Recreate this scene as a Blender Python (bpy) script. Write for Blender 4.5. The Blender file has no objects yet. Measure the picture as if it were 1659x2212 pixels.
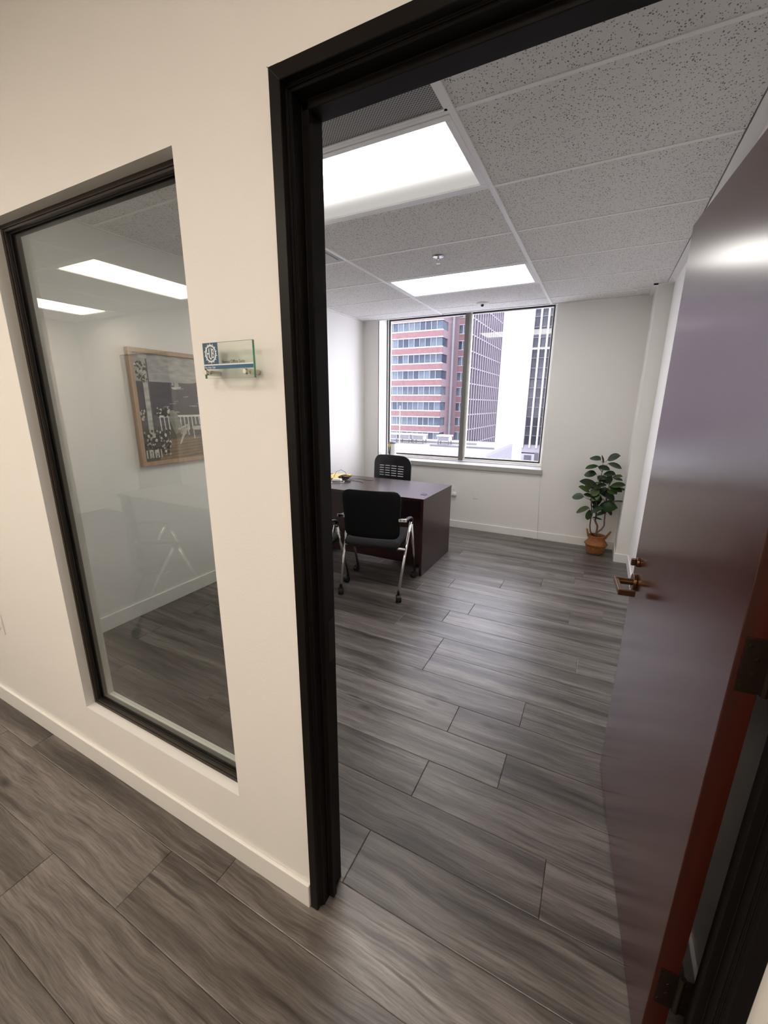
import bpy, bmesh, math, random
from mathutils import Vector, Matrix, Euler
R = math.radians
random.seed(7)
scene = bpy.context.scene
C = scene.collection

# ------------------------------------------------------------------ camera, sky, exposure
F_PX, YAW, PITCH, ROLL = 889.04, 0.4750, 0.2568, 0.0078
CAM = Vector((0.1371, -0.7555, 1.5686))
cam_d = bpy.data.cameras.new('camera')
cam_d.sensor_fit = 'HORIZONTAL'; cam_d.sensor_width = 36.0
cam_d.lens = F_PX / 1659.0 * 36.0
cam_d.clip_start = 0.02; cam_d.clip_end = 600
cam = bpy.data.objects.new('camera', cam_d); C.objects.link(cam)
fw = Vector((-math.sin(YAW)*math.cos(PITCH), math.cos(YAW)*math.cos(PITCH), -math.sin(PITCH)))
r0 = Vector((math.cos(YAW), math.sin(YAW), 0)); u0 = r0.cross(fw)
rr = r0*math.cos(ROLL) + u0*math.sin(ROLL); uu = -r0*math.sin(ROLL) + u0*math.cos(ROLL)
cam.matrix_world = Matrix(((rr.x, uu.x, -fw.x, CAM.x), (rr.y, uu.y, -fw.y, CAM.y), (rr.z, uu.z, -fw.z, CAM.z), (0, 0, 0, 1)))
scene.camera = cam

SKY = (0.97, 0.965, 1.10); SKY_S = 6.5                 # bright overcast sky
ROOM_L, ROOM_C = 7.6, (1.0, 0.965, 0.915)              # ceiling troffers in the office
HALL_L, HALL_C = 15.0, (1.0, 0.865, 0.72)              # warm troffers in the corridor
world = bpy.data.worlds.new('world'); scene.world = world; world.use_nodes = True
bgn = world.node_tree.nodes['Background']
bgn.inputs[0].default_value = (*SKY, 1); bgn.inputs[1].default_value = SKY_S
vs = scene.view_settings
vs.view_transform = 'Standard'; vs.look = 'None'; vs.gamma = 1.0; vs.exposure = 0.1; vs.use_curve_mapping = False
scene.cycles.use_denoising = True
scene.cycles.max_bounces = 8; scene.cycles.diffuse_bounces = 5; scene.cycles.glossy_bounces = 3
scene.cycles.transparent_max_bounces = 12; scene.cycles.transmission_bounces = 4
scene.cycles.use_adaptive_sampling = True; scene.cycles.adaptive_threshold = 0.05
scene.cycles.sample_clamp_indirect = 6.0
scene.cycles.caustics_reflective = False; scene.cycles.caustics_refractive = False

# ------------------------------------------------------------------ helpers
class MB:
    def __init__(s): s.v = []; s.f = []; s.mi = []; s.cur = 0
    def add(s, vs_, fs):
        n = len(s.v); s.v += [tuple(p) for p in vs_]
        for f in fs: s.f.append([i+n for i in f]); s.mi.append(s.cur)
        return s
    def box(s, x0, x1, y0, y1, z0, z1, M=None):
        vs_ = [Vector(p) for p in ((x0,y0,z0),(x1,y0,z0),(x1,y1,z0),(x0,y1,z0),(x0,y0,z1),(x1,y0,z1),(x1,y1,z1),(x0,y1,z1))]
        if M is not None: vs_ = [M @ p for p in vs_]
        return s.add(vs_, [(0,3,2,1),(4,5,6,7),(0,1,5,4),(1,2,6,5),(2,3,7,6),(3,0,4,7)])
    def cyl(s, p0, p1, ra, rb=None, n=16, caps=True):
        rb = ra if rb is None else rb
        p0 = Vector(p0); p1 = Vector(p1); d = (p1-p0).normalized()
        a = d.orthogonal().normalized(); b = d.cross(a)
        vs_ = []
        for p, r in ((p0, ra), (p1, rb)):
            for i in range(n):
                t = 2*math.pi*i/n; vs_.append(p + a*math.cos(t)*r + b*math.sin(t)*r)
        fs = [(i, (i+1) % n, n+(i+1) % n, n+i) for i in range(n)]
        if caps: fs += [tuple(range(n-1, -1, -1)), tuple(range(n, 2*n))]
        return s.add(vs_, fs)
    def tube(s, pts, r, n=10, flat=1.0, up=None):
        pts = [Vector(p) for p in pts]; m = len(pts)
        rs = r if isinstance(r, (list, tuple)) else [r]*m
        d0 = (pts[1]-pts[0]).normalized()
        a = (up - d0*up.dot(d0)).normalized() if up is not None else d0.orthogonal().normalized()
        vs_ = []
        for i, p in enumerate(pts):
            d = ((pts[min(i+1, m-1)]-pts[max(i-1, 0)])).normalized()
            a = (a - d*a.dot(d)).normalized(); b = d.cross(a)
            for k in range(n):
                t = 2*math.pi*k/n
                vs_.append(p + a*math.cos(t)*rs[i]*flat + b*math.sin(t)*rs[i])
        fs = []
        for i in range(m-1):
            for k in range(n):
                fs.append((i*n+k, i*n+(k+1) % n, (i+1)*n+(k+1) % n, (i+1)*n+k))
        fs += [tuple(range(n-1, -1, -1)), tuple(range((m-1)*n, m*n))]
        return s.add(vs_, fs)
    def lathe(s, prof, n=32, c=(0, 0, 0), close=True):
        vs_ = []; m = len(prof)
        for (r, z) in prof:
            for k in range(n):
                t = 2*math.pi*k/n; vs_.append((c[0]+r*math.cos(t), c[1]+r*math.sin(t), c[2]+z))
        fs = [(i*n+k, i*n+(k+1) % n, (i+1)*n+(k+1) % n, (i+1)*n+k) for i in range(m-1) for k in range(n)]
        if close: fs += [tuple(range(n-1, -1, -1)), tuple(range((m-1)*n, m*n))]
        return s.add(vs_, fs)
    def prism(s, poly, a0, a1, axis='z'):
        # poly: 2-D points, extruded along axis
        def P(p, t): return {'z': (p[0], p[1], t), 'x': (t, p[0], p[1]), 'y': (p[0], t, p[1])}[axis]
        n = len(poly)
        vs_ = [P(p, a0) for p in poly] + [P(p, a1) for p in poly]
        fs = [(i, (i+1) % n, n+(i+1) % n, n+i) for i in range(n)] + [tuple(range(n-1, -1, -1)), tuple(range(n, 2*n))]
        return s.add(vs_, fs)
    def mesh(s, name, mats, smooth=False):
        me = bpy.data.meshes.new(name); me.from_pydata(s.v, [], s.f)
        bm = bmesh.new(); bm.from_mesh(me); bmesh.ops.recalc_face_normals(bm, faces=bm.faces); bm.to_mesh(me); bm.free()
        for m in (mats if isinstance(mats, (list, tuple)) else [mats]): me.materials.append(m)
        for i, p in enumerate(me.polygons):
            p.material_index = s.mi[i]
            if smooth: p.use_smooth = True
        me.update(); return me
    def build(s, name, mats, parent=None, bevel=0.0, seg=2, smooth=False, auto=False, loc=None):
        me = s.mesh(name, mats, smooth or auto)
        o = link(name, me, parent, loc)
        if bevel:
            md = o.modifiers.new('bevel', 'BEVEL'); md.width = bevel; md.segments = seg; md.limit_method = 'ANGLE'; md.angle_limit = R(30)
        if auto:
            for e in me.edges: pass
            bm = bmesh.new(); bm.from_mesh(me)
            for e in bm.edges:
                if len(e.link_faces) == 2 and e.calc_face_angle(0) > R(38): e.smooth = False
            bm.to_mesh(me); bm.free()
        return o

def link(name, data, parent=None, loc=None):
    o = bpy.data.objects.new(name, data); C.objects.link(o)
    if parent is not None: o.parent = parent
    if loc is not None: o.location = loc
    return o
def tag(o, label=None, cat=None, group=None, kind=None):
    if label: o['label'] = label
    if cat: o['category'] = cat
    if group: o['group'] = group
    if kind: o['kind'] = kind
    return o
def thing(name, label, cat, loc=(0, 0, 0), rz=0.0, group=None, kind=None):
    o = bpy.data.objects.new(name, None); C.objects.link(o); o.empty_display_size = 0.05
    o.location = loc; o.rotation_euler = (0, 0, rz)
    return tag(o, label, cat, group, kind)
def copy_tree(o, parent=None):
    c = o.copy(); C.objects.link(c); c.parent = parent
    for ch in [x for x in o.children]: copy_tree(ch, c)
    return c
def boxo(name, b, mat, parent=None, bevel=0.0, seg=2):
    return MB().box(*b).build(name, mat, parent, bevel, seg)

# ------------------------------------------------------------------ materials
def new_mat(name):
    m = bpy.data.materials.new(name); m.use_nodes = True
    nt = m.node_tree; return m, nt, nt.nodes['Principled BSDF']
def sv(node, key, val):
    node.inputs[key].default_value = val
def pm(name, col, rough=0.5, metal=0.0, spec=0.5, coat=0.0, coat_r=0.1, sheen=0.0):
    m, nt, b = new_mat(name)
    sv(b, 'Base Color', (*col, 1)); sv(b, 'Roughness', rough); sv(b, 'Metallic', metal); sv(b, 'Specular IOR Level', spec)
    sv(b, 'Coat Weight', coat); sv(b, 'Coat Roughness', coat_r); sv(b, 'Sheen Weight', sheen)
    return m
def nd(nt, typ, **kw):
    n = nt.nodes.new(typ)
    for k, v in kw.items(): setattr(n, k, v)
    return n
def lk(nt, a, b): nt.links.new(a, b)
def ramp(nt, fac, stops):
    r = nd(nt, 'ShaderNodeValToRGB'); e = r.color_ramp.elements
    while len(e) < len(stops): e.new(0.5)
    for i, (p, c) in enumerate(stops): e[i].position = p; e[i].color = (*c, 1) if len(c) == 3 else c
    lk(nt, fac, r.inputs[0]); return r
def mapping(nt, src, scale, loc=(0, 0, 0)):
    m = nd(nt, 'ShaderNodeMapping'); m.inputs['Scale'].default_value = scale; m.inputs['Location'].default_value = loc
    lk(nt, src, m.inputs[0]); return m
def bump(nt, b, height, strength, dist=0.01):
    bp = nd(nt, 'ShaderNodeBump'); bp.inputs['Strength'].default_value = strength; bp.inputs['Distance'].default_value = dist
    lk(nt, height, bp.inputs['Height']); lk(nt, bp.outputs[0], b.inputs['Normal']); return bp

def paint(name, col, rough=0.55, peel=0.12):
    m, nt, b = new_mat(name); sv(b, 'Base Color', (*col, 1)); sv(b, 'Roughness', rough); sv(b, 'Specular IOR Level', 0.35)
    tc = nd(nt, 'ShaderNodeTexCoord'); no = nd(nt, 'ShaderNodeTexNoise'); no.inputs['Scale'].default_value = 160; no.inputs['Detail'].default_value = 2
    lk(nt, tc.outputs['Object'], no.inputs['Vector']); bump(nt, b, no.outputs['Fac'], peel, 0.004)
    return m
M_wall = paint('wall_paint', (0.83, 0.815, 0.785))
M_base = pm('baseboard_paint', (0.84, 0.83, 0.80), 0.35)
M_white = pm('white_plastic', (0.82, 0.81, 0.78), 0.35)
M_whitemetal = pm('white_grid_metal', (0.90, 0.89, 0.88), 0.35)
M_frame = pm('dark_bronze_metal', (0.0062, 0.0048, 0.0042), 0.42, spec=0.16)
M_frame2 = pm('bronze_window_metal', (0.026, 0.020, 0.016), 0.42, spec=0.3)
M_rubber = pm('black_gasket', (0.004, 0.004, 0.005), 0.6)
M_alu = pm('pale_aluminium', (0.62, 0.61, 0.62), 0.35, 0.2)
M_chrome = pm('chrome', (0.80, 0.79, 0.77), 0.12, 1.0)
M_nickel = pm('satin_nickel', (0.62, 0.58, 0.52), 0.25, 1.0)
M_bronze = pm('oil_rubbed_bronze', (0.16, 0.085, 0.045), 0.26, 0.9)
M_hinge = pm('black_bronze_hinge', (0.03, 0.018, 0.012), 0.35, 0.7)
M_blackpl = pm('black_plastic', (0.005, 0.005, 0.006), 0.42, spec=0.35)
M_black = pm('black_void', (0.004, 0.004, 0.004), 0.8)
M_seat = pm('charcoal_seat_fabric', (0.030, 0.029, 0.032), 0.85, spec=0.3)
M_back = pm('black_mesh_fabric', (0.0035, 0.0035, 0.004), 0.8, spec=0.2)
M_sub = pm('floor_underlay', (0.03, 0.026, 0.024), 0.9)
M_yellow = pm('yellow_paper', (0.80, 0.50, 0.06), 0.6)
M_cable = pm('black_cable', (0.01, 0.01, 0.012), 0.5)
M_cablew = pm('white_cable', (0.75, 0.74, 0.71), 0.4)
M_conc = pm('pale_concrete', (0.11, 0.108, 0.115), 0.8)
M_roofw = pm('white_roof_membrane', (0.15, 0.148, 0.144), 0.8)
M_panelg = pm('grey_parapet_panel', (0.055, 0.055, 0.07), 0.7)

def wood(name):
    m, nt, b = new_mat(name)
    tc = nd(nt, 'ShaderNodeTexCoord'); oi = nd(nt, 'ShaderNodeObjectInfo')
    mul = nd(nt, 'ShaderNodeVectorMath', operation='SCALE'); mul.inputs[0].default_value = (37.0, 53.0, 11.0)
    lk(nt, oi.outputs['Random'], mul.inputs['Scale'])
    add = nd(nt, 'ShaderNodeVectorMath', operation='ADD'); lk(nt, tc.outputs['Object'], add.inputs[0]); lk(nt, mul.outputs[0], add.inputs[1])
    V = add.outputs[0]
    # slow warp so that the grain wanders
    wn = nd(nt, 'ShaderNodeTexNoise'); wn.inputs['Scale'].default_value = 3.0; wn.inputs['Detail'].default_value = 2
    lk(nt, V, wn.inputs['Vector'])
    ws = nd(nt, 'ShaderNodeVectorMath', operation='SCALE'); ws.inputs['Scale'].default_value = 0.045; lk(nt, wn.outputs['Color'], ws.inputs[0])
    wv = nd(nt, 'ShaderNodeVectorMath', operation='ADD'); lk(nt, V, wv.inputs[0]); lk(nt, ws.outputs[0], wv.inputs[1])
    V2 = wv.outputs[0]
    a = nd(nt, 'ShaderNodeTexNoise'); a.inputs['Detail'].default_value = 4; a.inputs['Roughness'].default_value = 0.6; a.inputs['Scale'].default_value = 1
    lk(nt, mapping(nt, V2, (0.9, 13, 1)).outputs[0], a.inputs['Vector'])
    g = nd(nt, 'ShaderNodeTexNoise'); g.inputs['Detail'].default_value = 5; g.inputs['Roughness'].default_value = 0.7; g.inputs['Scale'].default_value = 1
    lk(nt, mapping(nt, V2, (9, 210, 1)).outputs[0], g.inputs['Vector'])
    st = nd(nt, 'ShaderNodeTexNoise'); st.inputs['Detail'].default_value = 3; st.inputs['Scale'].default_value = 1
    lk(nt, mapping(nt, V2, (2.4, 52, 1), (5, 3, 0)).outputs[0], st.inputs['Vector'])
    # cathedral rings
    wav = nd(nt, 'ShaderNodeTexWave', wave_type='RINGS', rings_direction='SPHERICAL'); wav.inputs['Scale'].default_value = 6
    wav.inputs['Distortion'].default_value = 7; wav.inputs['Detail'].default_value = 3; wav.inputs['Detail Scale'].default_value = 1.4
    lk(nt, mapping(nt, V2, (0.9, 6.5, 1)).outputs[0], wav.inputs['Vector'])
    base = ramp(nt, a.outputs['Fac'], [(0.30, (0.036, 0.029, 0.0255)), (0.44, (0.098, 0.084, 0.076)), (0.56, (0.158, 0.139, 0.127)), (0.72, (0.250, 0.227, 0.211))])
    def mixc(bt, fac, A, B, facv=None):
        mx = nd(nt, 'ShaderNodeMix', data_type='RGBA', blend_type=bt)
        if facv is not None: mx.inputs[0].default_value = facv
        else: lk(nt, fac, mx.inputs[0])
        lk(nt, A, mx.inputs[6])
        if isinstance(B, tuple): mx.inputs[7].default_value = (*B, 1)
        else: lk(nt, B, mx.inputs[7])
        return mx.outputs[2]
    gr = ramp(nt, g.outputs['Fac'], [(0.32, (0.42, 0.41, 0.40)), (0.60, (1.18, 1.18, 1.18))])
    c1 = mixc('MULTIPLY', None, base.outputs[0], gr.outputs[0], 0.75)
    wr = ramp(nt, wav.outputs['Fac'], [(0.0, (0.72, 0.70, 0.68)), (0.35, (1, 1, 1))])
    wm = ramp(nt, wn.outputs['Fac'], [(0.5, (0, 0, 0)), (0.66, (0.55, 0.55, 0.55))])
    c2 = mixc('MULTIPLY', wm.outputs[0], c1, wr.outputs[0])
    sr = ramp(nt, st.outputs['Fac'], [(0.56, (0, 0, 0)), (0.70, (0.80, 0.80, 0.80))])
    c3 = mixc('MIX', sr.outputs[0], c2, (0.036, 0.030, 0.027))
    # knots
    vo = nd(nt, 'ShaderNodeTexVoronoi'); vo.inputs['Scale'].default_value = 1
    lk(nt, mapping(nt, V2, (2.3, 6.5, 1)).outputs[0], vo.inputs['Vector'])
    kr = ramp(nt, vo.outputs['Distance'], [(0.04, (0.9, 0.9, 0.9)), (0.15, (0, 0, 0))])
    c4 = mixc('MIX', kr.outputs[0], c3, (0.026, 0.020, 0.017))
    # per-plank tone
    hs = nd(nt, 'ShaderNodeHueSaturation'); mr = nd(nt, 'ShaderNodeMapRange'); mr.inputs['To Min'].default_value = 0.86; mr.inputs['To Max'].default_value = 1.12
    lk(nt, oi.outputs['Random'], mr.inputs[0]); lk(nt, mr.outputs[0], hs.inputs['Value']); lk(nt, c4, hs.inputs['Color'])
    lk(nt, hs.outputs[0], b.inputs['Base Color'])
    rr_ = ramp(nt, g.outputs['Fac'], [(0.3, (0.40, 0.40, 0.40)), (0.7, (0.27, 0.27, 0.27))])
    lk(nt, rr_.outputs[0], b.inputs['Roughness']); sv(b, 'Specular IOR Level', 0.5)
    bump(nt, b, g.outputs['Fac'], 0.05, 0.002)
    return m
M_wood = wood('grey_oak_plank')

def ctile(name, col):
    m, nt, b = new_mat(name)
    tc = nd(nt, 'ShaderNodeTexCoord'); oi = nd(nt, 'ShaderNodeObjectInfo')
    mul = nd(nt, 'ShaderNodeVectorMath', operation='SCALE'); mul.inputs[0].default_value = (17, 29, 5); lk(nt, oi.outputs['Random'], mul.inputs['Scale'])
    add = nd(nt, 'ShaderNodeVectorMath', operation='ADD'); lk(nt, tc.outputs['Object'], add.inputs[0]); lk(nt, mul.outputs[0], add.inputs[1])
    no = nd(nt, 'ShaderNodeTexNoise'); no.inputs['Scale'].default_value = 30; no.inputs['Detail'].default_value = 2
    lk(nt, add.outputs[0], no.inputs['Vector'])
    sc_ = nd(nt, 'ShaderNodeVectorMath', operation='SCALE'); sc_.inputs['Scale'].default_value = 0.02; lk(nt, no.outputs['Color'], sc_.inputs[0])
    ad2 = nd(nt, 'ShaderNodeVectorMath', operation='ADD'); lk(nt, add.outputs[0], ad2.inputs[0]); lk(nt, sc_.outputs[0], ad2.inputs[1])
    vo = nd(nt, 'ShaderNodeTexVoronoi'); vo.inputs['Scale'].default_value = 1; vo.inputs['Randomness'].default_value = 1
    lk(nt, mapping(nt, ad2.outputs[0], (150, 105, 90)).outputs[0], vo.inputs['Vector'])
    # only some cells are holes, of differing size
    wn = nd(nt, 'ShaderNodeMath', operation='MULTIPLY'); sp = nd(nt, 'ShaderNodeSeparateColor'); lk(nt, vo.outputs['Color'], sp.inputs[0])
    lk(nt, sp.outputs[0], wn.inputs[0]); wn.inputs[1].default_value = 0.34
    sub = nd(nt, 'ShaderNodeMath', operation='SUBTRACT'); lk(nt, vo.outputs['Distance'], sub.inputs[0]); lk(nt, wn.outputs[0], sub.inputs[1])
    rp = ramp(nt, sub.outputs[0], [(0.0, tuple(c*0.28 for c in col)), (0.10, col)])
    lk(nt, rp.outputs[0], b.inputs['Base Color']); sv(b, 'Roughness', 0.9); sv(b, 'Specular IOR Level', 0.2)
    n2 = nd(nt, 'ShaderNodeTexNoise'); n2.inputs['Scale'].default_value = 220; lk(nt, tc.outputs['Object'], n2.inputs['Vector'])
    bump(nt, b, n2.outputs['Fac'], 0.35, 0.004)
    return m
M_tile = ctile('fissured_ceiling_tile', (0.80, 0.785, 0.77))

def veneer(name, dark, light, rough, coat, axis=2):
    m, nt, b = new_mat(name); tc = nd(nt, 'ShaderNodeTexCoord')
    s = [55, 55, 55]; s[axis] = 1.2
    no = nd(nt, 'ShaderNodeTexNoise'); no.inputs['Scale'].default_value = 1; no.inputs['Detail'].default_value = 5; no.inputs['Roughness'].default_value = 0.65
    lk(nt, mapping(nt, tc.outputs['Object'], s).outputs[0], no.inputs['Vector'])
    rp = ramp(nt, no.outputs['Fac'], [(0.3, dark), (0.7, light)]); lk(nt, rp.outputs[0], b.inputs['Base Color'])
    sv(b, 'Roughness', rough); sv(b, 'Specular IOR Level', 0.5+coat)
    return m
M_door = veneer('mahogany_door_veneer', (0.036, 0.0075, 0.0045), (0.056, 0.0125, 0.0075), 0.21, 0.4)
M_desk = veneer('dark_mahogany_laminate', (0.020, 0.0055, 0.005), (0.034, 0.0105, 0.009), 0.26, 0.1, 0)
M_oak = veneer('pale_oak_moulding', (0.36, 0.22, 0.14), (0.50, 0.33, 0.22), 0.5, 0.0)

def glass(name, tint, spec=1.0):
    m = bpy.data.materials.new(name); m.use_nodes = True; nt = m.node_tree
    nt.nodes.remove(nt.nodes['Principled BSDF']); out = nt.nodes['Material Output']
    lw = nd(nt, 'ShaderNodeLayerWeight'); lw.inputs['Blend'].default_value = 0.5
    p5 = nd(nt, 'ShaderNodeMath', operation='POWER'); lk(nt, lw.outputs['Facing'], p5.inputs[0]); p5.inputs[1].default_value = 5
    ma = nd(nt, 'ShaderNodeMath', operation='MULTIPLY_ADD'); lk(nt, p5.outputs[0], ma.inputs[0]); ma.inputs[1].default_value = 0.96*spec; ma.inputs[2].default_value = 0.04*spec
    t = nd(nt, 'ShaderNodeBsdfTransparent'); t.inputs[0].default_value = (*tint, 1)
    g = nd(nt, 'ShaderNodeBsdfGlossy'); g.inputs['Roughness'].default_value = 0.0
    mx = nd(nt, 'ShaderNodeMixShader'); lk(nt, ma.outputs[0], mx.inputs[0]); lk(nt, t.outputs[0], mx.inputs[1]); lk(nt, g.outputs[0], mx.inputs[2])
    lk(nt, mx.outputs[0], out.inputs['Surface']); return m
M_glass = glass('clear_partition_glass', (0.83, 0.84, 0.805), 1.45)
M_glassw = glass('window_glass', (0.97, 0.975, 0.98))
M_glasssign = glass('sign_glass', (0.93, 0.965, 0.94))
M_glassedge = pm('green_glass_edge', (0.10, 0.36, 0.24), 0.2)

def lens(name, col, strength, y_mid, half, floor_):
    # prismatic acrylic lens: viewing-angle fall-off is painted into the emission
    m = bpy.data.materials.new(name); m.use_nodes = True; nt = m.node_tree
    nt.nodes.remove(nt.nodes['Principled BSDF']); out = nt.nodes['Material Output']
    em = nd(nt, 'ShaderNodeEmission'); em.inputs[0].default_value = (*col, 1)
    tc = nd(nt, 'ShaderNodeTexCoord'); sx = nd(nt, 'ShaderNodeSeparateXYZ'); lk(nt, tc.outputs['Object'], sx.inputs[0])
    s1 = nd(nt, 'ShaderNodeMath', operation='SUBTRACT'); lk(nt, sx.outputs['Y'], s1.inputs[0]); s1.inputs[1].default_value = y_mid
    ab = nd(nt, 'ShaderNodeMath', operation='ABSOLUTE'); lk(nt, s1.outputs[0], ab.inputs[0])
    mr = nd(nt, 'ShaderNodeMapRange'); mr.inputs['From Min'].default_value = 0.0; mr.inputs['From Max'].default_value = half
    mr.inputs['To Min'].default_value = 1.0; mr.inputs['To Max'].default_value = 0.0
    pw = nd(nt, 'ShaderNodeMath', operation='POWER'); pw.inputs[1].default_value = 3.5; lk(nt, mr.outputs[0], pw.inputs[0])
    mad = nd(nt, 'ShaderNodeMath', operation='MULTIPLY_ADD'); lk(nt, pw.outputs[0], mad.inputs[0]); mad.inputs[1].default_value = strength; mad.inputs[2].default_value = floor_
    lk(nt, ab.outputs[0], mr.inputs[0]); lk(nt, mad.outputs[0], em.inputs[1]); lk(nt, em.outputs[0], out.inputs['Surface']); return m
M_lens = lens('office_light_lens', ROOM_C, ROOM_L*4.2, -0.17, 0.41, 0.50)
M_lens2 = lens('office_light_lens_even', ROOM_C, ROOM_L*1.2, 0.0, 50.0, 0.0)
M_lenshall = lens('corridor_light_lens', HALL_C, HALL_L, 0.0, 50.0, 0.0)

def perforated(name):
    m, nt, b = new_mat(name); tc = nd(nt, 'ShaderNodeTexCoord')
    mp = mapping(nt, tc.outputs['Object'], (110, 110, 110)); mp.inputs['Rotation'].default_value = (0, 0, R(45))
    vo = nd(nt, 'ShaderNodeTexVoronoi'); vo.inputs['Scale'].default_value = 1; vo.inputs['Randomness'].default_value = 0
    lk(nt, mp.outputs[0], vo.inputs['Vector'])
    rp = ramp(nt, vo.outputs['Distance'], [(0.36, (0.012, 0.012, 0.012)), (0.42, (0.34, 0.33, 0.31))]); lk(nt, rp.outputs[0], b.inputs['Base Color'])
    sv(b, 'Roughness', 0.5); return m
M_perf = perforated('perforated_grille')

def vcol(name, rough=0.5, spec=0.4):
    m, nt, b = new_mat(name); at = nd(nt, 'ShaderNodeAttribute', attribute_name='Col'); lk(nt, at.outputs['Color'], b.inputs['Base Color'])
    sv(b, 'Roughness', rough); sv(b, 'Specular IOR Level', spec); return m
M_print = vcol('printed_ink', 0.45)
def canvas_mat():
    m, nt, b = new_mat('painted_canvas'); at = nd(nt, 'ShaderNodeAttribute', attribute_name='Col')
    tc = nd(nt, 'ShaderNodeTexCoord'); no = nd(nt, 'ShaderNodeTexNoise'); no.inputs['Scale'].default_value = 14; no.inputs['Detail'].default_value = 5
    lk(nt, mapping(nt, tc.outputs['Object'], (1, 1, 3)).outputs[0], no.inputs['Vector'])
    rp = ramp(nt, no.outputs['Fac'], [(0.3, (0.62, 0.62, 0.62)), (0.7, (1.25, 1.25, 1.25))])
    mx = nd(nt, 'ShaderNodeMix', data_type='RGBA', blend_type='MULTIPLY'); mx.inputs[0].default_value = 0.8
    lk(nt, at.outputs['Color'], mx.inputs[6]); lk(nt, rp.outputs[0], mx.inputs[7]); lk(nt, mx.outputs[2], b.inputs['Base Color'])
    sv(b, 'Roughness', 0.35); return m
M_canvas = canvas_mat()

def colour_mesh(name, polys, mat, place, step):
    """flat print: polys = [(points2d, colour)], later ones lie on top by step; place(u, v, h) -> xyz"""
    vs_, fs, cols = [], [], []
    for i, (pts, col) in enumerate(polys):
        n = len(vs_); h = step*(i+1)
        vs_ += [place(p[0], p[1], h) for p in pts]; fs.append(list(range(n, n+len(pts)))); cols.append(col)
    me = bpy.data.meshes.new(name); me.from_pydata(vs_, [], fs)
    ca = me.color_attributes.new('Col', 'FLOAT_COLOR', 'CORNER'); k = 0
    for p in me.polygons:
        for _ in p.loop_indices: ca.data[k].color = (*cols[p.index], 1); k += 1
    me.materials.append(mat); return me

def text_mesh(body, size, sx=1.0, sy=1.0):
    cu = bpy.data.curves.new('text', 'FONT'); cu.body = body; cu.size = size; cu.align_x = 'CENTER'; cu.align_y = 'CENTER'; cu.extrude = 0.00015
    o = bpy.data.objects.new('text', cu); C.objects.link(o); bpy.context.view_layer.update()
    me = bpy.data.meshes.new_from_object(o.evaluated_get(bpy.context.evaluated_depsgraph_get()))
    bpy.data.objects.remove(o); bpy.data.curves.remove(cu)
    # stand it up facing -Y
    xs = [v.co.x for v in me.vertices]; ys = [v.co.y for v in me.vertices]
    mx_, my_ = (min(xs)+max(xs))/2, (min(ys)+max(ys))/2; w = max(xs)-min(xs); h = max(ys)-min(ys)
    for v in me.vertices:
        x, y, z = v.co; v.co = ((x-mx_)*sx, -z, (y-my_)*sy)
    return me, w*sx, h*sy

# ------------------------------------------------------------------ room dimensions (metres)
H = 2.607
XL, XR, YB, YF = -2.796, 0.5525, 0.115, 4.32       # office: left, right, hall side, window side
XC, YC = 0.434, 3.917                              # boxed column
HX0, HX1, HY0 = -6.40, 1.70, -2.60                 # corridor / lobby
SX0, SX1, SZ0, SZ1 = -1.695, -0.792, 0.287, 2.124  # sidelight opening
DX0, DX1, DZ = -0.501, 0.511, 2.178                # door frame outer
WX0, WX1, WZ0, WZ1 = -2.574, -0.424, 0.840, 2.68   # outside window opening
WY = 4.58
XA, YG = -0.4872, 0.9785                           # ceiling grid: main tee, first cross tee
T2, T4 = 0.6096, 1.2192

# ------------------------------------------------------------------ floor with planks
def chamfered_plank(L, Wd, t=0.004, c=0.0022):
    mb = MB(); a, b = L/2, Wd/2
    vs_ = [(-a,-b,-t),(a,-b,-t),(a,b,-t),(-a,b,-t), (-a,-b,-c*0.6),(a,-b,-c*0.6),(a,b,-c*0.6),(-a,b,-c*0.6), (-a+c,-b+c,0),(a-c,-b+c,0),(a-c,b-c,0),(-a+c,b-c,0)]
    fs = [(0,3,2,1),(8,9,10,11)]
    for i in range(4):
        j = (i+1) % 4; fs += [(i, j, 4+j, 4+i), (4+i, 4+j, 8+j, 8+i)]
    return mb.add(vs_, fs)
floor = MB().box(HX0-0.1, HX1+0.1, HY0-0.1, YF+0.05, -0.06, -0.0045).build('floor', M_sub)
tag(floor, 'grey-brown oak plank floor running through corridor and office', 'floor', kind='structure')
PL, PW = 1.22, 0.2
joints = {4: -0.353, 2: -0.371, 3: -0.063, 5: -0.041, 7: -0.65, 9: -0.737, 10: -0.596, 8: 0.188, 11: 0.104, 13: -0.48, 14: -0.167, 12: 0.33, 1: 0.155, -2: -1.052, -3: -1.42}
plank_cache = {}
for row in range(-14, 22):
    y0, y1 = 0.10+0.2*row, 0.30+0.2*row
    y0 = max(y0, HY0); y1 = min(y1, YF)
    if y1-y0 < 0.02: continue
    x_lo, x_hi = (HX0, HX1) if y1 < 0.12 else (XL, XR)
    j0 = joints.get(row, random.uniform(-0.6, 0.6))
    n = math.ceil((x_lo-j0)/PL) - 1
    while True:
        a, b = max(j0+n*PL, x_lo), min(j0+(n+1)*PL, x_hi)
        n += 1
        if a >= x_hi: break
        if b-a < 0.02: continue
        key = (round(b-a, 3), round(y1-y0, 3))
        if key not in plank_cache: plank_cache[key] = chamfered_plank(b-a-0.0012, y1-y0-0.0010).mesh('plank', M_wood)
        link('plank', plank_cache[key], floor, ((a+b)/2, (y0+y1)/2, 0))
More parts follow.
